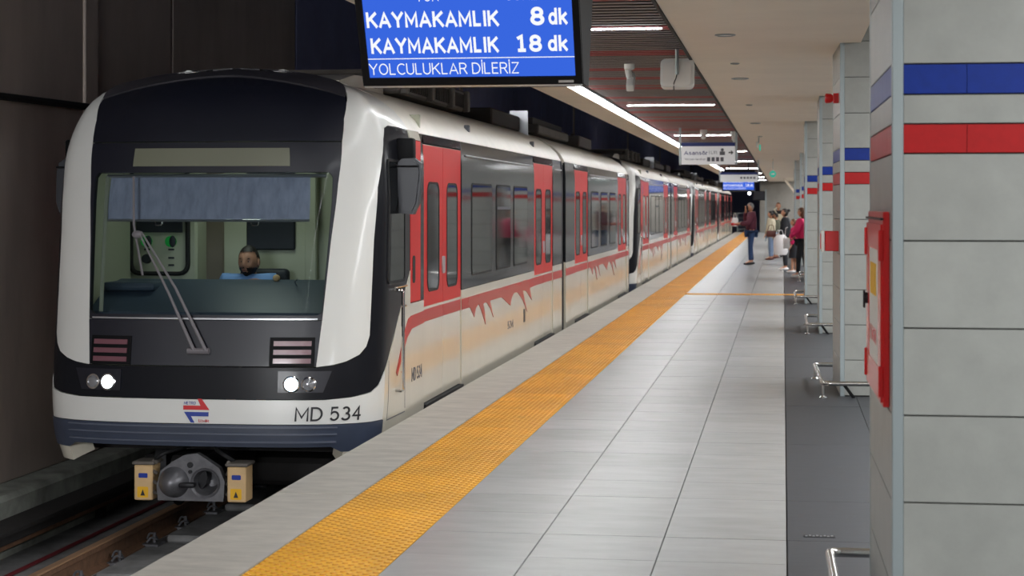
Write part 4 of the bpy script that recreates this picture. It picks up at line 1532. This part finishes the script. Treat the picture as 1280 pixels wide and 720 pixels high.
# gangway bellows
b = B()
for k in range(7):
    y = 11.40 + k * .06
    r = .0 if k % 2 else .06
    prism(b, [(-1.18 + r, -.15), (1.18 - r, -.15), (1.18 - r, 2.3 - r), (.9, 2.5 - r), (-.9, 2.5 - r), (-1.18 + r, 2.3 - r)], y, y + .055)
T_(obj('gangway', b, 'rubber', train))
# roof equipment
rf = T_(obj('roof_unit', bx(-.75, 3.2, 2.66, .82, 6.6, 2.76, .02), 'hvac', train))
b = B()
for k in range(34):
    box(b, .80, 3.3 + k * .095, 2.70, .84, 3.34 + k * .095, 2.84)
gr_ = obj('roof_grille', b, 'hvacdark', rf)
obj('roof_unit_top', bx(-.7, 3.2, 2.84, .84, 6.6, 2.88, .02), 'hvac', rf)
for yy in (3.3, 4.5, 5.6, 6.5):
    obj('roof_bracket', bx(.80, yy, 2.66, .88, yy + .12, 2.88, .01), 'hvac', rf)
obj('roof_unit_core', bx(-.68, 3.25, 2.7, .76, 6.55, 2.85), 'hvacdark', rf)
fg = T_(obj('roof_fairing', prism(B(), [(1.5, 2.60), (3.1, 2.60), (3.1, 2.75), (2.6, 2.76), (2.0, 2.74), (1.5, 2.66)], -.7, .70, 'YZ'), 'roof', train))
rb_ = T_(obj('roof_box', bx(-.5, 8.6, 2.62, .80, 10.9, 2.82, .02), 'hvacdark', train))
obj('silver_plate', bx(.66, 10.95, 2.55, .90, 10.98, 2.90), 'silver', rb_)
r2 = T_(obj('roof_unit', bx(-.75, 12.6, 2.66, .82, 16.2, 2.80, .02), 'hvac', train))
obj('roof_unit_core', bx(-.65, 12.7, 2.7, .72, 16.1, 2.90), 'hvacdark', r2)
r3 = T_(obj('roof_unit', bx(-.6, 18.4, 2.66, .75, 20.4, 2.86, .02), 'hvac', train))
obj('antenna', tube(B(), [(.3, 21.2, 2.68), (.3, 21.2, 3.0)], .03, 8), 'hvacdark', T_(obj('roof_plate', bx(.1, 21.0, 2.66, .5, 21.4, 2.72, .01), 'hvac', train)))
for yy in (4.6, 9.2):
    T_(obj('lifting_lug', bx(1.17, yy, 2.36, 1.22, yy + .06, 2.43, .005), 'inkgrey', train))

labs = ['second metro train unit, coupled behind the leading one', 'third metro train unit along the platform', 'farthest metro train unit at the end of the platform']
for k in range(3):
    c = copy_tree(train, None, skip=('control_cabinet', 'roller_blind', 'cab_light', 'dashboard', 'driver_seat', 'fleet_number', 'wiper', 'emblem', 'lettering', 'side_mirror', 'mirror_arm'))
    c.location = (XC, YF + 23.6 * (k + 1), BZ)
    c['label'] = labs[k]


# ------------------------------------------------------------------ people
def skin_mesh(verts, edges, radii, sub=1):
    me = bpy.data.meshes.new('body')
    me.from_pydata([tuple(v) for v in verts], edges, [])
    o = bpy.data.objects.new('body', me)
    COL.objects.link(o)
    md = o.modifiers.new('skin', 'SKIN')
    md.use_smooth_shade = True
    sv = me.skin_vertices[0].data
    for i, r in enumerate(radii):
        sv[i].radius = r if isinstance(r, (tuple, list)) else (r, r)
        sv[i].use_root = (i == 0)
    s2 = o.modifiers.new('sub', 'SUBSURF')
    s2.levels = sub
    s2.render_levels = sub
    dg = bpy.context.evaluated_depsgraph_get()
    res = bpy.data.meshes.new_from_object(o.evaluated_get(dg))
    bpy.data.objects.remove(o)
    bpy.data.meshes.remove(me)
    return res


def head_bm(bm, sub=3):
    res = bmesh.ops.create_icosphere(bm, subdivisions=sub, radius=1)
    for v in res['verts']:
        v.co = head_pt(v.co)
    for s in (-1, 1):
        ball(bm, (s * .078, -.005, -.005), (.010, .018, .030), 2)


def head_pt(d, k=1.0):
    x, y, z = d
    g = math.exp
    sx, sy, sz = .077, .096, .118
    X = x * sx * (1 - .24 * max(0, -z) ** 1.8)
    Y = y * sy
    if y < 0 and z < 0:
        Y *= 1 - .35 * (-z)
    if y > 0:
        Y += .026 * g(-(x * x / .022 + (z + .17) ** 2 / .03)) + .008 * g(-(x * x / .02 + (z - .02) ** 2 / .05)) + .007 * g(-(x * x / .15 + (z - .22) ** 2 / .01))
        Y -= .014 * (g(-((x - .38) ** 2 / .03 + (z - .03) ** 2 / .02)) + g(-((x + .38) ** 2 / .03 + (z - .03) ** 2 / .02)))
        Y += .006 * g(-(x * x / .05 + (z + .52) ** 2 / .006)) + .010 * g(-(x * x / .06 + (z + .85) ** 2 / .03))
    return Vector((X, Y, z * sz)) * k


def shell_bm(cond, k, sub=3):
    bm = B()
    bmesh.ops.create_icosphere(bm, subdivisions=sub, radius=1)
    dl = [f for f in bm.faces if not cond(f.calc_center_median())]
    bmesh.ops.delete(bm, geom=dl, context='FACES')
    for v in bm.verts:
        v.co = head_pt(v.co, k)
    return bm


def person(loc, rotz, label, height, spec, group=None):
    k = height / 1.74
    t = thing('person', label, 'person', loc, rotz, group)
    V = lambda *a: Vector(a) * k
    wd = spec.get('w', 1.0)
    lean = spec.get('lean', 0.0)
    el = spec.get('elbows', ((-.24, -.02, 1.14), (.24, -.02, 1.14)))
    wr_ = spec.get('wrists', ((-.25, .06, .90), (.25, .06, .90)))
    legs = spec.get('legs', 'stand')
    sit = legs == 'sit'
    pz = .95
    pel, spn, chs, nck, hb = (0, 0, pz), (0, .0, 1.13), (0, .005, 1.33), (0, 0, 1.46), (0, .01, 1.54)
    sh = ((-.17 * wd, 0, 1.41), (.17 * wd, 0, 1.41))
    hp = ((-.09, 0, .90), (.09, 0, .90))
    if sit:
        kn = ((-.12, .45, .92), (.12, .45, .92)); an = ((-.12, .47, .48), (.12, .47, .48)); to = ((-.12, .62, .43), (.12, .62, .43))
    else:
        st_ = spec.get('stride', .0)
        kn = ((-.10, .02 + st_ * .5, .50), (.10, .02 - st_ * .5, .50)); an = ((-.105, st_, .09), (.105, -st_, .09)); to = ((-.12, .15 + st_, .03), (.12, .15 - st_, .03))
    pts = [pel, spn, chs, nck, hb]
    rad = [(.15 * wd, .11 * wd), (.13 * wd, .10 * wd), (.155 * wd, .11 * wd), (.055, .055), (.05, .055)]
    ed = [(0, 1), (1, 2), (2, 3), (3, 4)]
    arm = []
    for s in (0, 1):
        i0 = len(pts)
        pts += [sh[s], el[s], wr_[s]]
        rad += [.058, .043, .028]
        ed += [(2, i0), (i0, i0 + 1), (i0 + 1, i0 + 2)]
        # hand
        w = Vector(wr_[s]); d = (w - Vector(el[s])).normalized()
        sidev = d.cross(Vector((0, 1, 0.2))).normalized() if abs(d.y) < .9 else Vector((1, 0, 0))
        palm = w + d * .06
        ip = len(pts)
        pts.append(tuple(palm)); rad.append((.035, .02)); ed.append((i0 + 2, ip))
        for f, (off, ln) in enumerate(((-.03, .07), (-.01, .085), (.01, .08), (.03, .065))):
            a = palm + d * .03 + sidev * off
            bq = a + d * ln * .5 + Vector((0, .004, 0))
            cq = bq + d * ln * .4 + Vector((0, .018, 0))
            j = len(pts)
            pts += [tuple(a), tuple(bq), tuple(cq)]; rad += [.0095, .009, .008]
            ed += [(ip, j), (j, j + 1), (j + 1, j + 2)]
        j = len(pts)
        a = w + d * .03 + sidev * -.035
        pts += [tuple(a), tuple(a + d * .04 + sidev * -.02)]; rad += [.012, .010]
        ed += [(ip, j), (j, j + 1)]
        arm.append((sh[s], el[s], wr_[s]))
    for s in (0, 1):
        i0 = len(pts)
        pts += [hp[s], kn[s], an[s], to[s]]
        rad += [.085, .058, .042, (.04, .028)]
        ed += [(0, i0), (i0, i0 + 1), (i0 + 1, i0 + 2), (i0 + 2, i0 + 3)]
    sc = lambda r: tuple(q * k for q in r) if isinstance(r, tuple) else r * k
    def sk(P, E_, Rr, sub=1):
        def ln(p):
            v = Vector(p)
            if lean:
                v.y += lean * max(0, v.z - pz)
            return v * k
        return skin_mesh([ln(p) for p in P], E_, [sc(r) for r in Rr], sub)
    me = sk(pts, ed, rad)
    bm = B(); bm.from_mesh(me); bpy.data.meshes.remove(me)
    hbm = B(); head_bm(hbm, spec.get('hsub', 3))
    turn = Matrix.Rotation(spec.get('turn', 0), 4, 'Z') @ Matrix.Rotation(spec.get('nod', 0), 4, 'X')
    HC = Vector((0, .02 + lean * .67, 1.625 + spec.get('headz', 0))) * k
    HM = Matrix.Translation(HC) @ turn @ Matrix.Scale(k * spec.get('hk', 1.0), 4)
    bmesh.ops.transform(hbm, matrix=HM, verts=hbm.verts)
    tmp = bpy.data.meshes.new('h'); hbm.to_mesh(tmp); hbm.free(); bm.from_mesh(tmp); bpy.data.meshes.remove(tmp)
    body = obj('body', bm, spec.get('skin', 'skin'), t, mesh_angle=80)

    def hpart(name, bmx, m, par=body):
        bmesh.ops.transform(bmx, matrix=HM, verts=bmx.verts)
        return obj(name, bmx, m, par, mesh_angle=80)
    for s in (-1, 1):
        p = head_pt(Vector((s * .36, .93, .03)))
        e = hpart('eye', ball(B(), (p.x, p.y - .006, p.z), (.0125, .009, .006), 2), 'eyewhite')
        hpart('eye_iris', ball(B(), (p.x, p.y + .001, p.z), (.0065, .004, .0065), 2), 'iris')
        hpart('eyebrow', ball(B(), (p.x, p.y + .006, p.z + .022), (.019, .006, .004), 1), spec.get('hair', 'hairdark'))
    p = head_pt(Vector((0, .85, -.52)))
    hpart('mouth', ball(B(), (0, p.y + .001, p.z), (.022, .006, .006), 2), 'lips')
    style = spec.get('style', 'short')
    hm = spec.get('hair', 'hairdark')
    sub = spec.get('hsub', 3)
    if style == 'short':
        h_ = shell_bm(lambda c: (c.z > .62) or (c.y < -.05 and c.z > -.35) or (c.y < .25 and c.z > .30), 1.06, sub)
    else:
        h_ = shell_bm(lambda c: (c.z > .55) or (c.y < .1 and c.z > -.8), 1.09, sub)
    hpart('hair', h_, hm)
    if style == 'long':
        hpart('hair_length', ball(B(), (0, -.06, -.09), (.085, .055, .13), 2), hm)
    if style == 'bun':
        hpart('hair_bun', ball(B(), (0, -.11, .07), .045, 2), hm)
    if spec.get('beard'):
        hpart('beard', shell_bm(lambda c: c.y > .0 and c.z < -.34 and not (abs(c.x) < .3 and -.60 < c.z < -.40 and c.y > .5), 1.035, sub), hm)

    # clothing
    top = spec.get('top')
    if top:
        ex = spec.get('bulk', .022)
        P = [(0, 0, pz - spec.get('hem', .02)), spn, chs, (0, 0, 1.455)]
        Rr = [(.16 * wd + ex, .12 * wd + ex), (.135 * wd + ex, .10 * wd + ex), (.16 * wd + ex, .112 * wd + ex), (.075, .075)]
        E_ = [(0, 1), (1, 2), (2, 3)]
        for s in (0, 1):
            i0 = len(P)
            a, b_, c_ = arm[s]
            P += [a, b_, tuple(Vector(c_) * .96 + Vector(b_) * .04)]
            Rr += [.062 + ex, .046 + ex, .034 + ex * .6]
            E_ += [(2, i0), (i0, i0 + 1), (i0 + 1, i0 + 2)]
        obj(spec.get('topname', 'jacket'), sk(P, E_, Rr), top, body)
    bot = spec.get('bottom')
    if bot:
        P = [(0, 0, pz + .03)]; Rr = [(.165 * wd, .125 * wd)]; E_ = []
        for s in (0, 1):
            i0 = len(P)
            P += [hp[s], kn[s], (an[s][0], an[s][1], an[s][2] + .02)]
            Rr += [.102, .072, .056]
            E_ += [(0, i0), (i0, i0 + 1), (i0 + 1, i0 + 2)]
        obj('trousers', sk(P, E_, Rr), bot, body)
    if spec.get('skirt'):
        b = lathe(B(), [(.17 * k, 1.0 * k), (.20 * k, .8 * k), (.24 * k, spec['skirt'] * k), (.22 * k, spec['skirt'] * k)], 'Z', 20)
        for v in b.verts:
            v.co.y *= .78
        obj('skirt', b, spec.get('skirtmat', 'clothblack'), body)
    for s in (0, 1):
        b = B()
        x, y = an[s][0] * k, an[s][1] * k
        zf = (an[s][2] - .09) * k
        ball(b, (x, y + .06 * k, zf + .045 * k), (.052 * k, .145 * k, .052 * k), 2)
        for v in b.verts:
            if v.co.z < zf + .004:
                v.co.z = zf + .004
            if v.co.y > y + .08 * k:
                v.co.z = zf + (v.co.z - zf) * .75
        obj('shoe', b, spec.get('shoes', 'shoedark'), body)
    return t


def bag(loc, label, m, w, h, d, rotz=0, cat='bag', band=None, name='shopping_bag'):
    t = thing(name, label, cat, loc, rotz)
    b = B()
    secs = [(0, .78), (.15, .95), (.55, 1.0), (.85, .86), (1.0, .55)]
    rings = []
    for f, q in secs:
        ring = [b.verts.new((w / 2 * q * math.cos(a * PI / 8) * (1 + .04 * math.sin(5 * a + 9 * f)), d / 2 * q * math.sin(a * PI / 8), h * f)) for a in range(16)]
        rings.append(ring)
    for i in range(len(rings) - 1):
        for a in range(16):
            b.faces.new((rings[i][a], rings[i][(a + 1) % 16], rings[i + 1][(a + 1) % 16], rings[i + 1][a]))
    b.faces.new(rings[0]); b.faces.new(rings[-1])
    o = obj('bag_body', b, m, t)
    obj('handle', tube(B(), bend([(-w * .18, 0, h * .97), (-w * .1, 0, h + .12), (w * .1, 0, h + .12), (w * .18, 0, h * .97)], .04), .008, 6), m, t)
    if band:
        obj('printed_band', bx(-w * .51, -d * .52, h * .08, w * .51, d * .52, h * .42, .02), band, t)
    return t


def feet_at(px, py):
    """platform point under a pixel, as measured from the photograph"""
    D = FPX * 1.65 / (py - 256.)
    r = (px - 640) / FPX * D
    return (r * math.cos(YAW) - D * math.sin(YAW), D * math.cos(YAW) + r * math.sin(YAW), 0)


# man in burgundy, phone at his ear, facing the train (-X)
p = feet_at(939, 331)
person((p[0], p[1], 0), math.radians(100), 'man in a burgundy padded jacket and blue jeans holding a phone to his ear', 1.70,
       dict(top='burgundy', bottom='jeans', bulk=.05, hair='hairgrey', w=1.08, hem=.05, shoes='shoedark',
            elbows=((-.25, .10, 1.16), (.27, .12, 1.18)), wrists=((-.16, .36, 1.16), (.16, .13, 1.50)), stride=.04, nod=-.1))
t = thing('mobile_phone', 'dark phone held at the ear of the man in burgundy', 'phone', (p[0] - .10, p[1] - .13, 1.55), .2)
obj('case', bx(-.015, -.04, -.05, .015, .04, .08, .004), 'black', t)
bag((p[0] - .44, p[1] - .14, 1.06), 'small white and red carrier held up by the man in burgundy', 'bagwhite', .20, .24, .14, .2, band='bagred')

# woman in beige coat
q = feet_at(964, 325)
person((q[0], q[1], 0), math.radians(75), 'short woman in a beige coat and pale jeans with dark hair', 1.46,
       dict(top='beige', bottom='jeanslight', bulk=.045, hem=.24, w=1.1, style='short', hair='hairdark', shoes='bagbrown',
            elbows=((-.25, .04, 1.13), (.25, .02, 1.13)), wrists=((-.22, .14, .92), (.24, .08, .88))))
# person in olive coat close behind her
q2 = feet_at(970.5, 323)
person((q2[0], q2[1], 0), math.radians(70), 'person in a long olive coat close beside the beige coat woman', 1.40,
       dict(top='olive', bottom='jeans', bulk=.05, hem=.30, hair='hairdark', shoes='bagbrown'))
bag((q[0] + .20, q[1] - .34, .36), 'crumpled white plastic bag hanging beside the beige coat woman', 'bagwhite', .26, .42, .16)

# tall person with white tote behind
q = feet_at(973, 321)
person((q[0], q[1], 0), math.radians(170), 'tall fair haired person in black with a white strap across', 1.72,
       dict(top='clothblack', bottom='jeans', hair='hairbrown', style='short', bulk=.03,
            elbows=((-.24, .02, 1.14), (.24, .05, 1.16)), wrists=((-.16, .2, 1.05), (.22, .15, .95))))
t = thing('tote_bag', 'cream tote bag on the shoulder of the tall person in black', 'bag', (q[0] + .10, q[1] - .34, .98), .1)
obj('bag_body', bx(-.17, -.05, 0, .17, .05, .38, .03, 2), 'beige', t)
obj('strap', tube(B(), [(-.12, 0, .36), (-.22, .12, .52), (-.12, .24, .58)], .018, 8), 'beige', t)

# woman in black coat with bun, white shoes
q = feet_at(982, 338)
person((q[0], q[1], 0), math.radians(85), 'woman in a long black coat with hair in a bun and white shoes', 1.55,
       dict(top='clothblack', bottom='clothblack', bulk=.06, w=1.15, hem=.24, style='bun', hair='hairdark', shoes='shoewhite',
            elbows=((-.24, .02, 1.12), (.24, .08, 1.13)), wrists=((-.25, .10, .88), (.2, .22, 1.02))))
bag((q[0] - .12, q[1] - .36, .40), 'large white plastic shopping bag carried by the woman in black', 'bagwhite', .36, .50, .22)
t = thing('hand_bag', 'brown handbag in front of the woman in black', 'bag', (q[0] - .36, q[1] - .02, .84), .2)
obj('bag_body', bx(-.12, -.05, 0, .12, .05, .16, .03, 2), 'bagbrown', t)
obj('strap', tube(B(), bend([(-.09, 0, .14), (-.05, 0, .30), (.05, 0, .30), (.09, 0, .14)], .03), .009, 6), 'bagbrown', t)

# girl in pink jacket and dark skirt
q = feet_at(993, 341)
person((q[0], q[1], 0), math.radians(80), 'young girl in a bright pink jacket and dark skirt', 1.30,
       dict(top='pink', skirt=.48, bulk=.04, hem=.06, style='long', hair='hairbrown', shoes='shoewhite', w=.95, stride=.05))
# adult in black with pink half hidden by the fourth pillar
q = feet_at(1003, 347)
person((q[0], q[1], 0), math.radians(70), 'fair haired person with a black sleeve and pink coat half hidden by the fourth pillar', 1.58,
       dict(top='pink', bottom='clothblack', bulk=.04, hem=.10, style='long', hair='hairbrown', shoes='shoewhite',
            elbows=((-.25, .1, 1.13), (.25, .1, 1.13)), wrists=((-.2, .26, 1.0), (.2, .26, 1.0)), stride=.08))
t = thing('shoulder_bag', 'white shoulder bag by the girl in the pink jacket', 'bag', (q[0] - .36, q[1] - .22, .66), .3)
obj('bag_body', bx(-.07, -.05, 0, .07, .05, .24, .02, 2), 'bagwhite', t)
obj('strap', tube(B(), [(-.04, 0, .22), (0, .04, .46), (.05, .08, .48)], .010, 6), 'bagwhite', t)

# driver
person((XC - .06, YF + 1.50, .57 - .95 * .98), math.radians(180 + 14), 'train driver in a light blue shirt with short hair and beard behind the windscreen', 1.72,
       dict(top='shirtblue', topname='shirt', bottom='cabdark', legs='sit', beard=True, skin='skindark', hair='hairdark', hsub=4, bulk=.02,
            elbows=((-.26, .06, 1.15), (.26, .06, 1.15)), wrists=((-.20, .27, 1.06), (.20, .27, 1.06)), turn=-.35, headz=-.06, w=1.12, shoes='shoedark', hk=1.09))
